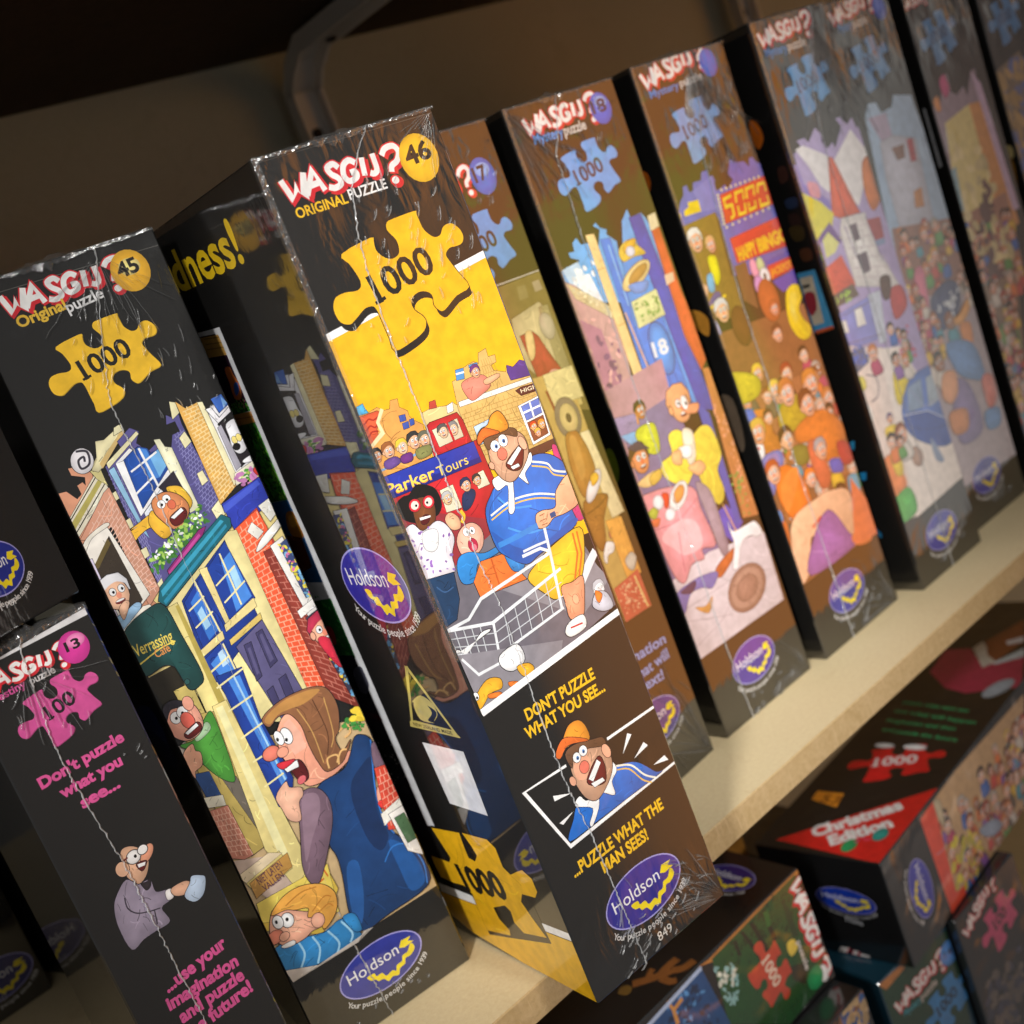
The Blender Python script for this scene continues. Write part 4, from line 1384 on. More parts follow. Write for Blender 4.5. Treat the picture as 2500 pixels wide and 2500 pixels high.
c c04040 3 564,1842 689,1848 717,1747 663,1684 533,1670
c 5a3a30 2 502,1952 610,1929 548,1813 475,1825
s c85a78 26 40 476,1563 657,1593 640,1366 469,1358
f f0a880 5a4030 521,1570 34 0
c e8d020 3 357,1376 445,1390 500,1300 414,1215 322,1157 302,1235
c 5a7cc8 4 318,1112 479,1261 679,1281 876,1246 965,1081 936,945 812,798 732,733 578,772 348,936
p 88a0c0 2 442,1228 612,1235 558,1055 386,1086
p a8b8c8 2 665,1216 841,1222 829,1035 611,1034
c 3a58a8 0 325,1086 547,1035 753,895 738,743 530,803 353,946
f f0a878 3a3a80 181,1120 30 0
c e8c838 2 102,1082 216,1071 218,1001 104,1012
c 3a58b8 2 114,1031 223,1010 210,946 105,977
e b09080 2 337,799 60 70 20
c 8a9ab8 0 533,850 606,663 518,700
c f08a4a 3 -15,899 91,913 138,812 143,668 -7,652 -68,725
c e8c838 2 75,920 169,869 151,759 80,778
c 4ab050 3 -59,628 160,661 172,489 -71,493
x 6 70 215,1631 649,1619 700,1321 181,1417
l 7a6a88 5 -4,1861 369,1848
l 7a6a88 5 -19,1690 351,1629
l 9aa0c8 6 459,1222 558,1055 829,1035
l d8e0f0 6 325,1086 583,1021 771,887
k 3a4a88 6 328,1015 525,913 773,850
x 3 80 166,1241 411,1170 263,854 48,943
#maker_logo
o 360,265 180 116 3a3aa0
@F2.front
#carton_print
B 161514
#wordmark
w 137,3516 572,3520
t 4a80c8 2 171,3453 324,3459 55 Mystery
t d8d4d0 2 332,3457 500,3465 55 puzzle
#number_badge
e 3a5cd0 0 667,3533 74 80 0
#puzzle_piece
j 5a94d0 387,3215 74 1000 3a4a6c
#illustration
p b4a6b0 0 -146,1953 875,1932 968,278 -517,378
p a8c4e4 2 176,2908 248,2980 331,2972 362,2896 493,2906 546,2975 628,2957 744,2932 749,2870 774,2701 784,1562 26,1804
p b8a8c8 0 203,2893 410,2885 412,2543 299,2672
p c8cce0 2 254,2723 420,2733 656,2657 642,2486 601,2080 198,2133 207,2495
p 8a5a48 2 362,2657 505,2652 479,2567 389,2569
p b83a48 2 552,2671 623,2664 601,2516 531,2524
p d08a4a 2 469,2335 566,2340 537,2213 433,2231
p 9a6a5a 0 113,2178 786,2060 830,1495 26,1734
x 26 62 133,2183 808,2064 860,1474 37,1720
f f0b090 c87838 446,2041 48 0
f f0b090 6a4030 283,2016 41 0
f f0b090 d8a038 495,1879 48 0
c 3a4878 3 306,1619 561,1683 670,1587 566,1435 320,1395
s e0e8f4 16 51 381,1595 656,1604 555,1414 342,1437
c f0a848 2 418,1411 586,1429 715,1498 720,1421 571,1359
c e8944a 2 546,1355 675,1336 647,1195 557,1201
x 9 90 53,1547 467,1505 471,1169 53,1221
c e07898 3 197,1822 324,1818 209,1434 114,1418
x 12 60 194,1775 306,1619 303,1279 -12,1342
c 6a9ad8 3 333,1293 627,1202 672,931 451,1001 350,1113
c 8a7ab0 3 306,1030 467,944 482,619 196,608 185,801
c f0a878 4 197,1120 339,1092 311,953 197,909 126,986
c d8884a 3 146,854 350,812 303,679 136,708
c e07868 3 627,936 759,912 739,739 610,724
c 5a90d0 3 553,707 730,677 693,561 536,585
#maker_logo
o 363,307 180 116 3a3aa0
@G.front
#carton_print
B 161514
#wordmark
w -1,3462 260,3457
#puzzle_piece
j 5a90c8 302,3226 76 1000 3a4a6c
#illustration
p 9a8a9c 2 -44,2734 85,2870 108,2803 195,2929 282,2983 272,2850 333,2816 436,2857 461,2788 579,2933 645,2941 598,2695 549,1344 -165,1572 -77,2116
c d05a90 2 159,2936 242,2981 264,2873 181,2828
c e89a58 2 31,2840 98,2857 98,2764 41,2766
p e8d890 0 97,2670 449,2727 516,2063 453,1374 -165,1572
p d89858 0 449,2727 608,2714 680,1795 436,1753
p c8b0d0 0 579,2933 669,2829 732,1893 644,1895
p a87a68 0 -82,2032 616,2047 568,1337 -154,1516
x 30 70 -86,2023 592,2042 549,1344 -126,1529
s e8d8a0 42 119 14,2513 422,2521 575,1600 -29,1672
s 6a4a48 21 119 184,2152 455,2189 282,1465 27,1545
p 8ab0c0 0 11,2357 78,2371 35,2063 -45,2064
p 8a7058 0 -34,1531 453,1479 232,691 31,317 -215,470 -167,969
p 78a858 2 -81,1219 298,1192 277,965 -74,961
p 5a80b0 2 -147,961 275,913 168,715 -126,773
x 40 70 -14,1524 397,1470 190,707 0,356 -209,480
@H.front
#carton_print
B 161514
#puzzle_piece
j 4a80b8 303,3189 76 1000 3a4a6c
#illustration
p 7a6a58 0 -101,2843 395,2941 452,2181 -279,1689
s 5a68a0 42 136 -62,2835 429,2868 -110,1868 -252,1907
s a88a58 42 136 -62,2835 429,2868 -110,1868 -252,1907
@G.left
#carton_print
p c8c8cc 0 -69,2818 -52,2807 -48,2405 -70,2400
@H.left
#carton_print
c e8d090 0 -103,2344 -30,2311 -39,2235 -105,2254
c b8802c 0 -111,2233 -48,2204 -77,1972 -124,1974
@I.front
#carton_print
B 151515
p e4e4e6 0 145,2281 508,2308 502,2280 141,2273
#puzzle_piece
j d8549c 256,2011 52 100 1a1418
#wordmark
w 50,2187 337,2139
t d8549c 2 60,2139 191,2143 29 Destiny
t d8d4d4 2 207,2140 303,2140 29 puzzle
#number_badge
e d8389c 0 398,2192 58 62 0
e f088c0 0 413,2213 36 26 0
t 1c1418 3 367,2187 424,2185 37 13
#slogan
t e0589c 4 79,1777 417,1784 44 Don't puzzle
t e0589c 4 127,1707 373,1705 44 what you
t e0589c 4 175,1634 330,1633 45 see...
t e0589c 4 150,820 424,837 54 ...use your
t e0589c 4 127,755 434,740 53 imagination
t e0589c 4 147,679 432,676 54 and puzzle
t e0589c 4 130,603 441,611 55 the future!
#illustration
c 9a8fa4 4 106,1054 100,1160 117,1235 147,1274 198,1304 229,1263 274,1252 274,1198 316,1176 311,1138 267,1128 274,1065 229,1060 217,1062 160,1062
k 3a3440 5 165,1247 158,1205 178,1168 218,1146 263,1131
k 3a3440 5 241,1140 227,1082
c f0ecec 2 306,1176 330,1172 324,1139 300,1142
c e0ae90 3 330,1172 384,1169 407,1146 400,1117 362,1122 329,1142
c dfb090 4 215,1386 231,1415 261,1411 287,1387 305,1345 296,1311 269,1275 235,1262 219,1283 205,1319
e e8a080 3 307,1350 38 21 40
e dfb090 3 203,1348 25 29 0
e f4f2f0 4 258,1366 27 25 10
e f4f2f0 4 299,1372 19 17 10
e 14100e 0 265,1365 6 7 0
k 6a2020 7 215,1373 238,1377
c 6a1a1a 3 256,1335 293,1326 272,1301 259,1306
p ffffff 1 258,1332 289,1324 281,1313 258,1318
c 2a2228 2 240,1259 259,1252 277,1257 267,1230 248,1223 241,1241
c b8cce4 3 362,1114 401,1149 418,1169 449,1152 462,1131 431,1081 388,1072
@J.front
#carton_print
B 161616
#maker_logo
o 495,223 118 96 1c2a90
t d0d0d0 0 408,81 501,80 21 5110
@P1.top
#carton_print
#maker_logo
o 3365,368 200 112 2a2070 -90
#illustration
k 8a5428 60 2380,261 2443,204 2502,157 2564,119
k 8a5428 56 2502,157 2582,164 2655,156
k 8a5428 56 2564,119 2609,67 2685,49
k 8a5428 52 2490,132 2490,65 2515,34
k 8a5428 40 2451,204 2500,230 2528,236
c 7a5a28 0 2287,288 2336,309 2364,266 2342,230 2298,229
@P1.front
#illustration
p c07a30 0 1780,913 2736,765 3604,789 3612,753 2774,729 2650,780 1733,818
p 164c1e 0 2766,750 3560,767 3564,628 3519,45 3132,12 2715,345
s 123a14 60 40 2842,750 3432,766 3499,522 3186,487 2921,560
p 0c1c08 0 3017,752 3046,731 3129,456 3096,472
p 0c1c08 0 3102,742 3132,742 3186,487 3150,499
p 0c1c08 0 3213,742 3254,743 3264,519 3226,525
p 0c1c08 0 2950,735 2974,725 2973,624 2946,629
p 1e6426 0 3228,732 3274,721 3255,623 3219,634
p 0c3818 0 3387,678 3428,634 3427,423 3377,451
p 2a2a14 0 3258,321 3430,237 3344,133 3278,214
c e8c84a 0 3322,447 3379,435 3391,373 3327,352 3307,397
s 9ac8c8 50 30 2758,698 2908,614 2873,465 2791,382 2748,488
s e8e8d8 16 40 2773,651 2892,582 2855,508 2758,583
p 184a80 0 1985,676 2434,747 2673,770 2728,334 2524,157
s 5a9ad8 40 40 2265,726 2624,728 2660,389 2379,422
s 0f3058 40 50 2240,676 2608,697 2660,389 2379,422
l d8944a 26 2396,599 2403,687 2483,702
l d8944a 20 2403,687 2385,757
l b8c8e8 26 2093,725 2677,759
p 181410 0 3140,6 3602,29 3616,-76 3148,-207
#puzzle_piece
j c8442a 3122,393 70 1000 f0d8c0 -90
#wordmark
w 3494,711 3408,153
t e8e0dc 2 3394,401 3388,199 36 puzzle
e 1f9a5a 0 3446,109 80 70 0
e ffffff 0 3514,88 40 56 0
e 1f9a5a 0 3446,109 66 60 0
@P1.right
#carton_print
@Q1.top
#corner_flash
p e02420 0 79,819 857,-4 2121,-3 1598,-211 -2,-5
t f6f2f0 5 162,573 584,125 118 Christmas
t f6f2f0 5 102,410 386,99 117 Edition
e 2aa060 0 130,287 70 50 0
e 2a9a90 0 283,142 70 50 0
s e86090 7 27 187,281 259,209 219,176 158,241
#price_sticker
p f09a28 0 668,835 671,622 506,591 563,825
t 8a4a10 1 544,753 544,607 94 53
#puzzle_piece
j e01c20 1091,461 105 1000 f4f0f0 -80
e f4f8ff 0 1302,395 36 90 0
e f4f8ff 0 1295,632 30 80 0
#slogan
t 2aa868 3 1490,759 1410,136 45 and puzzle the future
t 2aa868 3 1621,791 1550,211 46 imagination and then
t 2aa868 3 1758,790 1648,102 46 use what will happen
t 2aa868 3 1886,782 1802,223 47 puzzle what next see
#illustration
p c03058 0 2375,789 2740,820 2771,623 2498,408 2640,135 2181,-24 2069,357 2134,549
p e0dcd0 0 2771,602 2886,566 2554,322 2458,391
p 8a4a24 0 2886,544 3265,380 2886,232 2554,322 2661,435
p d8e8f0 0 2527,345 2775,189 2640,135 2515,306
p e8e8ee 0 2886,377 2971,265 2886,232 2830,340
e b8c8d8 0 2158,139 150 80 -20
@Q1.left
#maker_logo
o -355,443 215 92 1438a8
t d8d8dc 0 -411,275 -283,262 36 77696
#wordmark
p f0e8e4 0 -609,-51 -518,51 -453,54 -517,-41
p f0e8e4 0 -490,-56 -429,43 -387,41 -442,-57
p f0e8e4 0 -418,-80 -387,28 -314,25 -360,-82
l c02030 10 -517,-41 -453,54
l c02030 10 -490,-56 -429,43
l c02030 10 -442,-57 -387,41
l c02030 10 -423,-81 -387,28
@Q1.front
#illustration
p e8482c 0 536,742 733,753 1010,737 1207,220 1334,-77 552,-32
p c8a478 0 733,753 1100,762 2236,694 1704,-96 1160,-32 669,93
x 50 76 768,641 2141,553 1723,-68 710,100
s d8c83a 23 85 809,452 1190,194 889,-29 669,93
c 9aa8c0 2 1153,256 1357,205 1434,105 1310,103 1181,181
c c8b898 2 729,747 808,704 786,557 740,570
k c890a0 8 784,441 665,423 587,441
#maker_logo
o 320,372 200 125 3a3aa8 -90
@Q2.front
#illustration
p 143e22 0 6,3588 769,3522 554,2424 -99,2946
p c07a38 0 -3,3595 219,3584 250,3545 47,3522
#wordmark
w 95,3315 550,3299
t 3a98a8 2 119,3261 288,3253 47 Mystery
t d8c8c0 2 294,3253 470,3265 50 puzzle
#number_badge
e 4a90e0 0 642,3381 88 84 0
t 10204a 1 595,3369 674,3358 50 14
#puzzle_piece
j 3a88c8 489,3084 76 1000 102030
@Q2.left
#illustration
p 1a5a70 0 -348,3674 28,3722 -20,3590 -402,3536
@R.front
#puzzle_piece
j d04878 434,3292 76 100 1a1418
#wordmark
w 84,3425 483,3502
#illustration
s 3a3a50 42 119 103,3056 627,3008 354,2502 36,2755
s 6a6058 28 102 103,3056 627,3008 354,2502 36,2755
@P2.front
#illustration
p 8a5a38 0 538,3848 790,3850 721,3639 469,3713
s 2a5a9a 28 102 554,3835 782,3833 745,3620 484,3700
s c8a878 21 85 554,3835 782,3833 745,3620 484,3700
@K.front
#illustration
p 8a7a5c 0 194,1280 228,1229 239,94 25,23 -13,33 -53,806
s 4a5aa8 42 102 175,1243 211,1121 176,1015 87,1074
s c8c8c8 35 119 87,1074 198,980 165,741 -7,782
s a8904c 42 119 100,986 188,785 169,492 79,559
s 5a4a90 42 102 95,393 221,266 239,94 58,164
p 6a6450 0 -1,272 237,91 237,-32 69,-55 -24,32 -34,268
t e8b83a 3 79,726 208,725 41 may just
t e8b83a 3 58,646 198,646 41 miss what
t e8b83a 3 75,562 217,581 42 will be
t e8b83a 3 85,483 227,501 43 seen at
t e8b83a 3 92,407 222,411 42 the next
t e8c83a 3 92,209 193,194 41 turn
@L.front
#carton_print
#maker_logo
o 557,225 200 112 1c2070
t a8a8a8 0 499,99 567,96 41 5107
"""
ART = {}
for _l in _ART.strip().split("\n"):
    if _l[0] == "@": _cur = ART.setdefault(_l[1:], [])
    else: _cur.append(_l)


TAGLINE = 'Your puzzle people since 1939'
def pt(s):
    a, b = s.split(','); return (float(a), float(b))
def turn(p, c, deg):
    k, s = math.cos(rad(deg)), math.sin(rad(deg)); x, y = p[0] - c[0], p[1] - c[1]
    return (c[0] + x * k - y * s, c[1] + x * s + y * k)
def gather_texts():
    for block in ART.values():
        for ln in block:
            t = ln.split(' ')
            if t[0] == 't': want(' '.join(t[6:]), int(t[2]))
            elif t[0] == 'j': want(t[4], 2)
            elif t[0] == 'j2': want('1000', 2)
    want('Holdson', 0)
    for ch in TAGLINE: want(ch, 1)
    build_texts()

def draw_logo(f, p0, p1):
    b0, b1 = LOGO_BASE; bv = complex(b1[0] - b0[0], b1[1] - b0[1]); k = complex(p1[0] - p0[0], p1[1] - p0[1]) / bv
    def M(p, dx=0, dy=0):
        z = complex(p[0] - b0[0] + dx, p[1] - b0[1] + dy) * k; return (p0[0] + z.real, p0[1] + z.imag)
    sc = abs(k)
    red, white = hexcol('d8202e'), hexcol('f4f2f0')
    for dx, dy, w, col in ((7, -9, 35, red), (0, 0, 32, red), (0, 0, 22, white)):
        for key, P in LOGO.items():
            Q = [M(p, dx, dy) for p in P]
            if key == 'D': f.add([ell(Q[0][0], Q[0][1], w * 0.72 * sc, w * 0.62 * sc)], col); continue
            if key in 'SGJQ': Q = smooth_open(Q, 4)
            f.stroke(Q, w * sc, col)
def draw_piece(f, c, sc, col, txt, tcol, rot=0.0, shadow=False):
    M = lambda p, dx=0, dy=0: turn((c[0] + p[0] * sc + dx, c[1] + p[1] * sc + dy), c, rot)
    P = smooth_closed([M(p) for p in PIECE], 3)
    if shadow:
        dk = hexcol('1c1916')
        f.add([inflate(P, 3.5)], dk)
        for q in (27, 18, 9): f.add([[(x + 3, y - q) for x, y in P]], dk)
    else: f.add([[(x + 2, y - 3) for x, y in P]], tint(hexcol(col), 0.55))
    f.add([P], hexcol(col), 0.12)
    a, b, t = [M(p) for p in DIGITS]
    if len(txt) == 3: a = (a[0] + (b[0] - a[0]) * 0.14, a[1] + (b[1] - a[1]) * 0.14); b = (b[0] + (a[0] - b[0]) * 0.12, b[1] + (a[1] - b[1]) * 0.12)
    f.sub('numerals'); f.text(txt, 2, a, b, 108 * sc, hexcol(tcol))
    d = (b[0] - a[0], b[1] - a[1]); e = (-d[1] / math.hypot(*d), d[0] / math.hypot(*d)); w = 13 * sc
    at = lambda k, v: (a[0] + d[0] * k + e[0] * v * sc, a[1] + d[1] * k + e[1] * v * sc)
    k1 = 0.13 if len(txt) == 3 else 0.095
    f.stroke([at(-0.045, 6), at(k1 + 0.03, 6)], w, hexcol(tcol)); f.back()
def draw_maker(f, c, rx, ry, col, rot=0.0):
    T = lambda x, y: turn((c[0] + x * rx, c[1] + y * ry), c, rot)
    E = lambda kx, ky: [turn(p, c, rot) for p in ell(c[0], c[1], rx * kx, ry * ky, 0, 40)]
    f.add([E(1.03, 1.05)], hexcol('a9a4e6')); f.add([E(1.0, 1.0)], hexcol(col), 0.2)
    f.sub('lettering')
    f.text('Holdson', 0, T(-0.80, -0.02), T(0.46, -0.02), ry * 0.50, hexcol('f0f0f4'))
    f.back(); y = hexcol('f4dc18')
    f.add([smooth_closed([T(*p) for p in ((-.40, -.13), (-.22, -.15), (-.20, -.32), (-.06, -.33), (.0, -.55), (.17, -.50), (.24, -.62), (.30, -.42), (.44, -.40), (.50, -.20), (.64, -.18), (.76, .06), (.82, -.06), (.80, -.26), (.66, -.40), (.54, -.38), (.48, -.58), (.34, -.62), (.26, -.84), (.12, -.74), (.0, -.82), (-.08, -.60), (-.2, -.56), (-.24, -.42), (-.34, -.36))], 3)], y)
    f.add([[T(*p) for p in ((.5, .16), (.6, .40), (.84, .34), (.74, .22), (.86, .08), (.62, .05))]], y)
    f.sub('tagline')
    adv = {'i': .26, 'l': .26, ' ': .3, 'r': .38, 's': .48, 'c': .5, 'Y': .62, 'z': .5, '1': .55}
    tot = sum(adv.get(ch, .58) for ch in TAGLINE); pos = 0.0; a0, a1 = -148, -32
    h = ry * 0.235
    for ch in TAGLINE:
        w = adv.get(ch, .58); a = rad(a0 + (a1 - a0) * (pos + w * 0.5) / tot); pos += w
        if ch == ' ': continue
        kx, ky = 1.0 + h * 1.8 / rx, 1.0 + h * 1.8 / ry
        p = (math.cos(a) * kx, math.sin(a) * ky)
        ta = math.atan2(math.cos(a) * ky * ry, -math.sin(a) * kx * rx)
        V, _ = TEXTS[(ch, 1)]; gw = (max(v[0] for v in V) - min(v[0] for v in V)) * h / 0.72
        q = T(*p); d = ta + rad(rot)
        f.text(ch, 1, (q[0] - math.cos(d) * gw / 2, q[1] - math.sin(d) * gw / 2), (q[0] + math.cos(d) * gw / 2, q[1] + math.sin(d) * gw / 2), h, hexcol('d8d6d4'))
    f.back()
def draw_head(f, c, r, skin, hair, rot, rng):
    """small printed cartoon head"""
    T = lambda x, y: turn((c[0] + x * r, c[1] + y * r), c, rot)
    E = lambda x, y, a, b: [turn(p, c, rot) for p in ell(c[0] + x * r, c[1] + y * r, a * r, b * r, 0, 16)]
    sk, ha = hexcol(skin), hexcol(hair); ink = max(1.5, r * 0.045)
    f.poly([T(*p) for p in ((-.95, -.1), (-1.05, .5), (-.7, 1.15), (0, 1.35), (.7, 1.2), (1.0, .6), (.95, -.1), (.5, .2), (-.5, .2))], ha, ink, 0.3)
    f.poly(E(0, 0, .82, 1.0), sk, ink, 0.45)
    f.poly(E(-.85, 0, .16, .26), sk, ink)
    f.poly(smooth_closed([T(*p) for p in ((-.86, .35), (-.6, 1.08), (0, 1.28), (.62, 1.08), (.86, .4), (.4, .72), (-.2, .66))], 3), ha, 0, 0.3)
    sh = rng.uniform(-.1, .2)
    for x in (-.28 + sh, .3 + sh):
        f.poly(E(x, .2, .2, .25), (0.86, 0.86, 0.86), ink * 0.7); f.add([E(x + .04, .17, .08, .1)], INK)
    f.add([E(sh, -.14, .17, .2)], tint((sk[0], sk[1] * .62, sk[2] * .6), 1.0))
    f.add([E(sh * .6, -.52, .34, .17)], (0.16, 0.02, 0.02)); f.add([E(sh * .6, -.46, .28, .07)], (0.85, 0.84, 0.82))

def pen_work(f, P, col, rng):
    """folds and highlights a cartoonist would pen inside a coloured shape"""
    x0, x1 = min(p[0] for p in P), max(p[0] for p in P); y0, y1 = min(p[1] for p in P), max(p[1] for p in P)
    m = min(x1 - x0, y1 - y0)
    if m < 38: return
    i = max(range(len(P)), key=lambda j: math.hypot(P[j][0] - P[j - 1][0], P[j][1] - P[j - 1][1]))
    a0 = math.atan2(P[i][1] - P[i - 1][1], P[i][0] - P[i - 1][0])
    for _ in range(min(14, int(2 + abs(area(P)) / 2200))):
        for _try in range(12):
            q = (rng.uniform(x0, x1), rng.uniform(y0, y1)); a = a0 + rng.gauss(0, .5); l = m * rng.uniform(.12, .38); b = rng.uniform(-.9, .9)
            Q = [(q[0] + math.cos(a + b * s) * l * s, q[1] + math.sin(a + b * s) * l * s) for s in (0, .33, .66, 1)]
            if all(inside(w, P) for w in Q):
                dark = rng.random() < .6
                f.stroke(smooth_open(Q, 3), rng.uniform(1.6, 3.2) if dark else rng.uniform(2.5, 6), tint(col, rng.uniform(.35, .65)) if dark else tint(col, rng.uniform(1.2, 1.5)))
                break

def render_art(key, f):
    rng = random.Random(sum(map(ord, key)) * 7)
    base = None
    for ln in ART[key]:
        if ln[0] == '#': f.begin(ln[1:]); continue
        t = ln.split(' '); k = t[0]
        if k == 'B': continue
        if k in 'pc' and len(k) == 1:
            P = [pt(q) for q in t[3:]]
            if k == 'c': P = smooth_closed(P)
            ink_detail = float(t[2]) >= 2
            f.poly(P, hexcol(t[1]), float(t[2]) * 0.8, (0.6 if k == 'c' else 0.3) if float(t[2]) else 0.1)
            if ink_detail: pen_work(f, P, hexcol(t[1]), rng)
        elif k in 'lk':
            P = [pt(q) for q in t[3:]]
            f.stroke(smooth_open(P) if k == 'k' else P, float(t[2]), hexcol(t[1]))
        elif k == 'e':
            c = pt(t[3]); rx, ry, ro = map(float, t[4:7])
            f.poly(ell(c[0], c[1], rx, ry, ro), hexcol(t[1]), float(t[2]) * 0.8, 0.35 if rx > 25 else 0)
        elif k == 't':
            sn = {'wordmark': 'subtitle', 'number_badge': 'numerals'}.get(f.part[0])
            if sn: f.sub(sn)
            f.text(' '.join(t[6:]), int(t[2]), pt(t[3]), pt(t[4]), float(t[5]), hexcol(t[1]))
            if sn: f.back()
        elif k == 'b':
            col = hexcol(t[1]); w = float(t[2]); R, Q = int(t[3]), int(t[4]); a, b, c, d = [pt(q) for q in t[5:9]]
            L = lambda p, q, x: (p[0] + (q[0] - p[0]) * x, p[1] + (q[1] - p[1]) * x)
            at = lambda x, y: L(L(a, b, x), L(d, c, x), y)
            for i in range(1, R): f.stroke([at(0, i / R), at(.5, i / R), at(1, i / R)], w, col)
            for i in range(R):
                for j in range(1, Q + 1):
                    x = (j - (0.5 if i % 2 else 0.0) + rng.uniform(-.06, .06)) / Q
                    if 0 < x < 1: f.stroke([at(x, (i + .06) / R), at(x, (i + .94) / R)], w, col)
        elif k == 's':
            col = hexcol(t[1]); n = int(t[2]); sz = float(t[3]); P = [pt(q) for q in t[4:]]
            x0, x1 = min(p[0] for p in P), max(p[0] for p in P); y0, y1 = min(p[1] for p in P), max(p[1] for p in P)
            made = tries = 0
            while made < n and tries < n * 30:
                tries += 1; q = (rng.uniform(x0, x1), rng.uniform(y0, y1))
                if not inside(q, P): continue
                made += 1; e = rng.uniform(.6, 1.2) * sz * 0.5
                f.add([ell(q[0], q[1], e, e * rng.uniform(.4, .75), rng.uniform(0, 180), 8)], tint(col, rng.uniform(.7, 1.25)))
        elif k == 'x':      # a printed crowd: bodies and heads in rows, nearer ones over farther ones
            n = int(t[1]); r0 = float(t[2]) * 0.6; P = [pt(q) for q in t[3:]]
            x0, x1 = min(p[0] for p in P), max(p[0] for p in P); y0, y1 = min(p[1] for p in P), max(p[1] for p in P)
            spots = []
            for _ in range(n * 40):
                q = (rng.uniform(x0, x1), rng.uniform(y0, y1))
                if len(spots) < n and inside(q, P) and all(math.hypot(q[0] - a[0], q[1] - a[1]) > r0 * 0.9 for a in spots): spots.append(q)
            for q in sorted(spots, key=lambda p: -p[1]):
                r = r0 * rng.uniform(.75, 1.25)
                body = rng.choice(('c8483c', '3a68b8', 'e0b83a', '5a9a4a', '8a5aa8', 'e07a3a', 'd8d0c8', '4a9ab0', 'b83a68', '6a5a48'))
                w = rng.uniform(-.2, .2)
                f.poly(smooth_closed([(q[0] + r * a, q[1] + r * b) for a, b in ((-.4, -.7), (.4, -.7), (1.0 + w, -1.2), (1.15, -2.6), (.3, -2.9), (-1.1, -2.6), (-1.0 + w, -1.2))], 3), hexcol(body), r * 0.06, 0.5)
                draw_head(f, q, r, rng.choice(('f0b090', 'e8a078', 'f4c0a0', 'a8683c', 'd89068')), rng.choice(('3a2418', 'c87838', 'e8c858', '8a4a24', 'b8b0a8', '1a1614', 'a83820')), rng.uniform(-25, 25), rng)
        elif k == 'd':
            col = hexcol(t[1]); w = float(t[2]); a, b = pt(t[3]), pt(t[4]); n = 9
            for i in range(n):
                f.add([ell(a[0] + (b[0] - a[0]) * i / (n - 1), a[1] + (b[1] - a[1]) * i / (n - 1), w * .55, w * .55, 0, 10)], col)
        elif k == 'f': draw_head(f, pt(t[3]), float(t[4]), t[1], t[2], float(t[5]), rng)
        elif k == 'o': draw_maker(f, pt(t[1]), float(t[2]), float(t[3]), t[4], float(t[5]) if len(t) > 5 else 0.0)
        elif k == 'w': draw_logo(f, pt(t[1]), pt(t[2]))
        elif k == 'w2': draw_logo(f, LOGO_BASE[0], LOGO_BASE[1])
        elif k == 'j': draw_piece(f, pt(t[2]), float(t[3]) / 100, t[1], t[4], t[5], float(t[6]) if len(t) > 6 else 0.0)
        elif k == 'j2': draw_piece(f, PIECE_C, 1.0, 'f6bb18', '1000', '1c1916', 0, True)

gather_texts()
KIND = {'carton_print': 'side_print', 'band': 'colour_band'}
def print_face(root, key, dims, mat, faceid):
    W, H, D = dims
    m = 8     # keep the ink 0.8 mm inside the rounded edge
    box = {'front': (m, m, W * 1e4 - m, H * 1e4 - m), 'left': (-D * 1e4 + m, m, -m, H * 1e4 - m), 'right': (m, m, D * 1e4 - m, H * 1e4 - m), 'top': (m, m, W * 1e4 - m, D * 1e4 - m)}[faceid]
    f = Face(box)
    render_art(key, f)
    obs = {}
    side = {'front': (0, -1, 0), 'left': (-1, 0, 0), 'right': (1, 0, 0), 'top': (0, 0, 1)}[faceid]
    for part in f.parts:
        name, V, F, K, up = part
        if not F: continue
        out = []
        for x, y, l in V:
            e = 0.00003 + l * Face.DZ; x, y = x * 1e-4, y * 1e-4
            out.append({'front': (x, -e, y), 'left': (-e, -x, y), 'right': (W + e, x, y), 'top': (x, y, H + e)}[faceid])
        fl = []
        for q in F:          # all faces look outwards
            a, b, c = (Vector(out[i]) for i in q[:3]); n = (b - a).cross(c - a)
            fl.append(q if n.dot(Vector(side)) >= 0 else q[::-1])
        obs[id(part)] = link(KIND.get(name, name), out, fl, mat, obs.get(id(up), root) if up else root, K)
    return obs

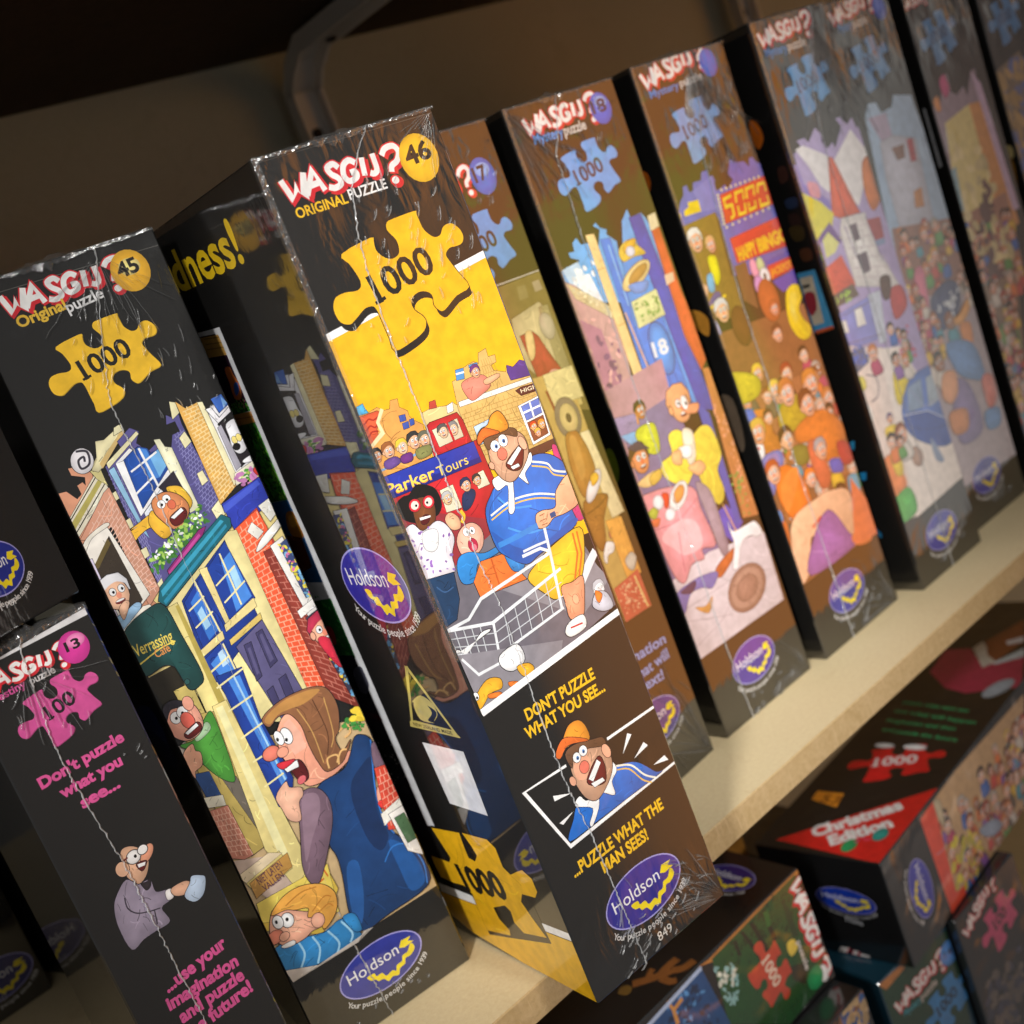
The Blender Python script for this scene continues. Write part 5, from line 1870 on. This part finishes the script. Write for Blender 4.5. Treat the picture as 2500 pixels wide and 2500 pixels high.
# ---------------------------------------------------------------- shrink film on the boxes
def film_seam(root, P, W, H, rng, y=-0.0004):
    """the jagged white weld that runs down the front of the film"""
    n = int(H / 0.0011); V, F = [], []
    for i in range(n + 1):
        z = H * i / n; u = None
        for (a, b) in zip(P[:-1], P[1:]):
            if a[1] <= z <= b[1]: u = a[0] + (b[0] - a[0]) * (z - a[1]) / max(b[1] - a[1], 1e-6)
        if u is None: continue
        u += rng.gauss(0, 0.00022); w = rng.uniform(0.00012, 0.00042)
        V += [(u - w, y + 0.0001, z), (u, y - 0.0004, z), (u + w, y + 0.0001, z)]
    for i in range(len(V) // 3 - 1):
        b = i * 3; F += [[b, b + 1, b + 4, b + 3], [b + 1, b + 2, b + 5, b + 4]]
    return link('film_seam', V, F, SEAM, root)
def film_folds(root, spots, rng, y=-0.0012):
    """short raised crescents where the film has puckered: (u, z, spread_u, spread_z, count, angle, length)"""
    for (u0, z0, su, sz, n, ang, ln) in spots:
        V, F = [], []
        n = int(n * 0.6)
        for _ in range(n):
            u, z = u0 + rng.uniform(-su, su), z0 + rng.uniform(-sz, sz)
            a = rad(ang + rng.gauss(0, 14)); l = ln * rng.uniform(.35, 1.2); w = rng.uniform(0.00012, 0.0003) * (1 + 40 * ln * .5); bend = rng.uniform(.05, .22)
            b = len(V); m = 6
            for i in range(m + 1):
                s = i / m - .5; x = u + math.cos(a) * l * s - math.sin(a) * l * bend * (s * s - .25) * 2; zz = z + math.sin(a) * l * s + math.cos(a) * l * bend * (s * s - .25) * 2
                k = w * math.sqrt(max(0.02, 1 - 4 * s * s)); nx, nz = -math.sin(a) * k, math.cos(a) * k
                V += [(x - nx, y + 0.0006, zz - nz), (x, y - 0.7 * k, zz), (x + nx, y + 0.0006, zz + nz)]
            for i in range(m):
                c = b + i * 3; F += [[c, c + 1, c + 4, c + 3], [c + 1, c + 2, c + 5, c + 4]]
        link('film_fold', V, F, CREASE, root)
def film_gather(root, W, H, D, rng, lift=0.0014):
    """thin crumpled edge of film standing along the top front edge, fullest at the weld"""
    V, F = [], []
    n = 46
    for i in range(n + 1):
        u = W * i / n
        k = 0.35 + 1.5 * math.exp(-((u - 0.42 * W) / 0.008) ** 2)
        V += [(u, -0.0011, H - 0.0012 - 0.002 * k * rng.random()), (u + rng.gauss(0, .0002), -0.0008 - rng.uniform(0, .0008) * k, H - 0.0004 + rng.uniform(-.0003, .0003)),
              (u + rng.gauss(0, .0003), 0.0012, H + lift * k * rng.uniform(.3, 1.0)), (u, 0.007 + rng.uniform(0, .003), H + 0.0005)]
    for i in range(n):
        for j in range(3):
            a = i * 4 + j; F.append([a, a + 1, a + 5, a + 4])
    return link('film_gather', V, F, GATHER, root)

def film_rays(root, u0, z0, a0, a1, n, l0, l1, rng, y=-0.0011):
    """fine tension lines fanning out from a box corner where the film is pulled tight"""
    V, F = [], []
    for k in range(n):
        a = rad(a0 + (a1 - a0) * (k + rng.random()) / n); s0 = rng.uniform(.002, .010); l = rng.uniform(l0, l1); w = rng.uniform(.00008, .0002)
        b = len(V); m = 8; ph = rng.uniform(-.15, .15)
        for i in range(m + 1):
            s = s0 + l * i / m; aa = a + ph * (i / m) ** 2 + rng.gauss(0, .006); x, z = u0 + math.cos(aa) * s, z0 + math.sin(aa) * s
            k2 = w * math.sqrt(max(.03, 1 - (2 * i / m - 1) ** 2)); nx, nz = -math.sin(aa) * k2, math.cos(aa) * k2
            V += [(x - nx, y + .0005, z - nz), (x, y - k2, z), (x + nx, y + .0005, z + nz)]
        for i in range(m):
            c = b + i * 3; F += [[c, c + 1, c + 4, c + 3], [c + 1, c + 2, c + 5, c + 4]]
    return link('film_tension_lines', V, F, CREASE, root)
def film_edge_glint(root, H, z0, rng, x=0.0, y=0.0):
    """ribbon standing in for the pale highlight of film down a front corner of the box"""
    V, F = [], []
    n = 90
    for i in range(n + 1):
        z = z0 + (H - z0) * i / n; k = (i / n) ** 1.5
        w = .0001 + .00022 * k * rng.random()
        V += [(x - .0006 - w * rng.random(), y + .0012, z), (x - .0007 - w, y - .0008 - w, z), (x + .0005 + w, y - .0009 - rng.uniform(0, w), z), (x + .0016, y - .00105, z)]
    for i in range(n):
        for j in range(3):
            a = i * 4 + j; F.append([a, a + 1, a + 5, a + 4])
    return link('film_edge_glint', V, F, GATHER, root)

# ---------------------------------------------------------------- the setting: shelves, back wall, brackets
SHELF_Y, WALL_Y, UPPER_Z, SHELF_T = -0.0366, 0.42, 0.5047, 0.0152
def slab(name, x0, x1, y0, y1, z0, z1, b, mat, label, cat, front=None):
    cx, cy = (x0 + x1) / 2, (y0 + y1) / 2
    V, F = bevel_box(x0 - cx, x1 - cx, y0 - cy, y1 - cy, z0 - z1, 0, b)
    fm = None
    if front:
        fm = [1 if all(V[i][1] < (y0 - cy) + 2 * b for i in f) else 0 for f in F]
    o = link(name, V, F, mat, mats=[mat, front] if front else None, fmi=fm)
    o.location = (cx, cy, z1)
    return tag(o, label, cat)
slab('shelf_board', -1.3, 2.2, SHELF_Y, WALL_Y - 0.002, -SHELF_T, 0.0, 0.0006, MDF, 'pale fibreboard shelf with a sawn front edge carrying the upright boxes', 'shelf', MDF_EDGE)
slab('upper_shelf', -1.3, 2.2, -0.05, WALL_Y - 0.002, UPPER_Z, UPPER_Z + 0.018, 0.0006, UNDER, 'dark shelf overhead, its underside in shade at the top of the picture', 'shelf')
slab('lower_shelf', -1.3, 2.2, SHELF_Y, WALL_Y - 0.002, -0.5857, -0.5690, 0.0006, MDF, 'lower fibreboard shelf under the tumbled boxes, deep in shade', 'shelf', MDF_EDGE)
slab('back_wall', -1.3, 2.2, WALL_Y, WALL_Y + 0.016, -0.7, 1.0, 0.0004, WALL, 'brown painted board wall behind the shelves', 'wall')
def bracket(x, label):
    r = thing('shelf_bracket', label, 'shelf bracket', (x, WALL_Y - 0.001, UPPER_Z - 0.001), 0, 'steel brackets under the upper shelf')
    w, t = 0.030, 0.004
    # folded channel: flat web with two turned flanges, running forward under the shelf and down the wall
    def channel(name, pts):
        V, F = [], []
        n = len(pts)
        for (y, z), (ny, nz) in pts:
            for sx, dep in ((-w / 2, 0.014), (-w / 2 + 0.003, 0.014), (-w / 2 + 0.003, 0.003), (w / 2 - 0.003, 0.003), (w / 2 - 0.003, 0.014), (w / 2, 0.014), (w / 2, 0.0), (-w / 2, 0.0)):
                V.append((sx, y + ny * dep, z + nz * dep))
        for i in range(n - 1):
            for j in range(8):
                a, b = i * 8 + j, i * 8 + (j + 1) % 8
                F.append([a, b, b + 8, a + 8])
        for base, fl in ((0, 1), ((n - 1) * 8, -1)):
            for q in ([0, 1, 2, 7], [2, 3, 6, 7], [3, 4, 5, 6]): F.append([base + i for i in (q if fl < 0 else q[::-1])])
        return link(name, V, F, STEEL, r)
    c, s = math.cos(rad(12)), math.sin(rad(12))
    channel('arm', [((-0.30, -0.002), (0, -1)), ((-0.06, -0.002), (0, -1)), ((-0.034, -0.014), (-.38, -.92)), ((-0.014, -0.034), (-.92, -.38))])
    channel('wall_rail', [((-0.0138, -0.036), (-1, 0)), ((-0.0138, -0.34), (-1, 0))])
    for z in (-0.07, -0.24):
        V, F = [], []
        for k, (rr, yy) in enumerate(((0.0045, -0.0175), (0.0045, -0.019), (0.0025, -0.0205))):
            for i in range(12):
                a = 2 * math.pi * i / 12; V.append((rr * math.cos(a), yy, z + rr * math.sin(a)))
        for k in range(2):
            for i in range(12): F.append([k * 12 + i, k * 12 + (i + 1) % 12, k * 12 + 12 + (i + 1) % 12, k * 12 + 12 + i])
        F.append(list(range(24, 36)))
        link('screw', V, F, SCREW, r)
    V, F = [], []
    for k, (rr, zz) in enumerate(((0.0045, -0.016), (0.0045, -0.018), (0.002, -0.019))):
        for i in range(12):
            a = 2 * math.pi * i / 12; V.append((rr * math.cos(a), -0.085 + rr * math.sin(a), zz))
    for k in range(2):
        for i in range(12): F.append([k * 12 + i, k * 12 + (i + 1) % 12, k * 12 + 12 + (i + 1) % 12, k * 12 + 12 + i])
    F.append(list(range(24, 36)))
    link('screw', V, F, SCREW, r)
bracket(0.205, 'grey steel bracket behind the tall yellow and black box')
bracket(0.770, 'grey steel bracket at the top of the picture above the far boxes')
slab('support_post', 0.128, 0.150, 0.135, 0.157, -0.5685, -SHELF_T - 0.0005, 0.0008, TIMBER, 'amber timber post under the shelf behind the red cornered box', 'post')

# ---------------------------------------------------------------- the puzzle boxes
def make_box(key, label, group, faces=('front',), carton=BLACK, mat=PRINT):
    x, y, a, W, H, D, z = BOX[key]
    r = thing('puzzle_box', label, 'puzzle box', (x, y, z), rad(a), group)
    V, F = bevel_box(0, W, 0, D, 0, H, 0.0007)
    link('carton', V, F, carton, r)
    for fc in faces: print_face(r, key + '.' + fc, (W, H, D), mat, fc)
    if key in SEAMS:
        rng = random.Random(ord(key[0]) * 3 + len(key))
        film_seam(r, [(u * 1e-4, v * 1e-4) for u, v in SEAMS[key]], W, H, rng)
    return r
row = 'shrink-wrapped puzzle boxes standing in a row on the shelf'
A = make_box('A', 'black and yellow puzzle box numbered 46, pulled forward over the shelf edge', row, ('front', 'left'))
Bx = make_box('B', 'puzzle box numbered 45 showing a brick street with a cafe sign', row, ('front', 'left'))
Cx = make_box('C', 'puzzle box numbered 17, mostly hidden behind the yellow box', row)
Dx = make_box('D', 'puzzle box numbered 18 with a man in yellow at a pink cafe table', row, ('front', 'left'))
Ex = make_box('E', 'puzzle box with a red 5000 sign over a crowd of people', row, ('front', 'left'))
Fx = make_box('F', 'puzzle box with a red tower, white houses and a blue car', row, ('front', 'left'))
F2 = make_box('F2', 'puzzle box pressed against the blue car box, with a crowd below pale houses', row)
Gx = make_box('G', 'dim puzzle box with an ochre building and pink pieces, second from the right end', row, ('front', 'left'))
Hx = make_box('H', 'darkest blurred puzzle box at the right end of the row', row, ('front', 'left'))
Ix = make_box('I', 'small black puzzle box numbered 13 with pink lettering and a waiter in grey', 'small black boxes stacked at the left end')
Jx = make_box('J', 'black box with a blue oval mark standing on top of the pink lettered box', 'small black boxes stacked at the left end')
Kx = make_box('K', 'dim film covered box with yellow lettering standing at the back left', 'boxes standing at the back of the shelf')
Lx = make_box('L', 'dark box with a small blue oval in the bottom left corner', 'boxes standing at the back of the shelf', ('front',))
low = 'puzzle boxes piled on the lower shelf'
P1 = make_box('P1', 'puzzle box lying flat with a green forest and blue water picture', low, ('top', 'front'), BLACK_FLAT, PRINT_FLAT)  # dimness of the low pile is put into the darkened forest inks
P2 = make_box('P2', 'dark blue topped box standing under the green forest box', low, ('front',), BLACK_FLAT, PRINT_FLAT)
Q1 = make_box('Q1', 'christmas edition puzzle box lying flat with a red printed corner', low, ('top', 'left', 'front'), BLACK_FLAT, PRINT_FLAT)
Q2 = make_box('Q2', 'green fronted box numbered 14 standing beneath the red cornered box', low, ('front', 'left'), TEAL, PRINT_FLAT)
Rx = make_box('R', 'box with a pink piece mark standing in the bottom right corner', low, ('front',), BLACK_FLAT, PRINT_FLAT)
P3 = make_box('P3', 'plain black box standing under the left end of the green forest box', low, (), BLACK_FLAT)

rng = random.Random(11)
def fit(k): return BOX[k][3], BOX[k][4]
W, H = fit('A')
film_gather(A, W, H, 0.24, rng)
film_folds(A, [(.050, .322, .022, .020, 46, 62, .0055), (.062, .300, .012, .018, 22, 75, .006), (.035, .318, .010, .016, 14, 50, .004), (.022, .290, .012, .012, 9, 70, .003), (.047, .295, .010, .006, 8, 80, .003),
               (.040, .010, .026, .010, 40, 40, .004), (.066, .020, .009, .016, 24, 145, .010), (.030, .030, .006, .012, 5, 95, .012), (.030, .012, .010, .008, 16, 20, .004)], rng)
film_rays(A, W - .001, .001, 108, 168, 18, .010, .036, rng); film_rays(A, W - .001, H - .001, 196, 258, 9, .006, .02, rng); film_edge_glint(A, H, .16, rng)
W, H = fit('B')
film_rays(Bx, .052, H - .004, 200, 320, 26, .008, .034, rng)
film_gather(Bx, W, H, 0.1, rng, 0.0016)
film_folds(Bx, [(.044, .318, .016, .018, 40, 70, .006), (.060, .300, .012, .016, 24, 85, .006), (.070, .285, .006, .012, 12, 65, .003), (.038, .008, .02, .006, 18, 30, .003)], rng)
W, H = fit('C'); film_gather(Cx, W, H, 0.2, rng); film_folds(Cx, [(.06, .335, .014, .016, 16, 70, .005), (.055, .03, .018, .024, 18, 130, .016)], rng)
film_rays(Cx, W - .001, .001, 100, 160, 22, .02, .07, rng)
W, H = fit('D'); film_rays(Dx, .001, H - .001, 272, 330, 16, .02, .06, rng); film_rays(Dx, W - .001, .001, 110, 175, 14, .01, .03, rng); film_edge_glint(Dx, H, .2, rng); film_gather(Dx, W, H, 0.2, rng); film_folds(Dx, [(.030, .335, .020, .018, 30, 110, .007), (.060, .335, .014, .018, 14, 75, .006), (.045, .008, .02, .007, 20, 30, .004)], rng)
W, H = fit('E'); film_rays(Ex, .045, H - .01, 240, 320, 24, .02, .06, rng); film_rays(Ex, W - .001, .001, 110, 175, 20, .01, .04, rng); film_edge_glint(Ex, H, .2, rng); film_gather(Ex, W, H, 0.2, rng); film_folds(Ex, [(.055, .318, .022, .028, 46, 75, .008), (.040, .012, .024, .010, 26, 30, .005), (.050, .03, .02, .012, 14, 140, .008)], rng)
W, H = fit('F'); film_rays(Fx, .055, H - .01, 240, 310, 26, .02, .08, rng); film_edge_glint(Fx, H, .2, rng); film_gather(Fx, W, H, 0.2, rng); film_folds(Fx, [(.058, .320, .014, .032, 46, 85, .009), (.045, .024, .02, .014, 40, 40, .006)], rng)
W, H = fit('F2'); film_gather(F2, W, H, 0.2, rng); film_folds(F2, [(.04, .33, .03, .025, 30, 80, .008), (.045, .022, .02, .014, 34, 40, .006)], rng)
W, H = fit('G'); film_folds(Gx, [(.04, .33, .03, .025, 16, 80, .008)], rng)
W, H = fit('I'); film_rays(Ix, .02, H - .012, 230, 340, 13, .008, .026, rng); film_gather(Ix, W, H, 0.1, rng, 0.0030); film_folds(Ix, [(.022, .205, .012, .014, 26, 70, .005), (.044, .172, .005, .004, 8, 30, .003)], rng)
W, H = fit('K'); film_folds(Kx, [(.05, .08, .03, .07, 50, 110, .02), (.03, .02, .03, .02, 16, 110, .02)], rng)
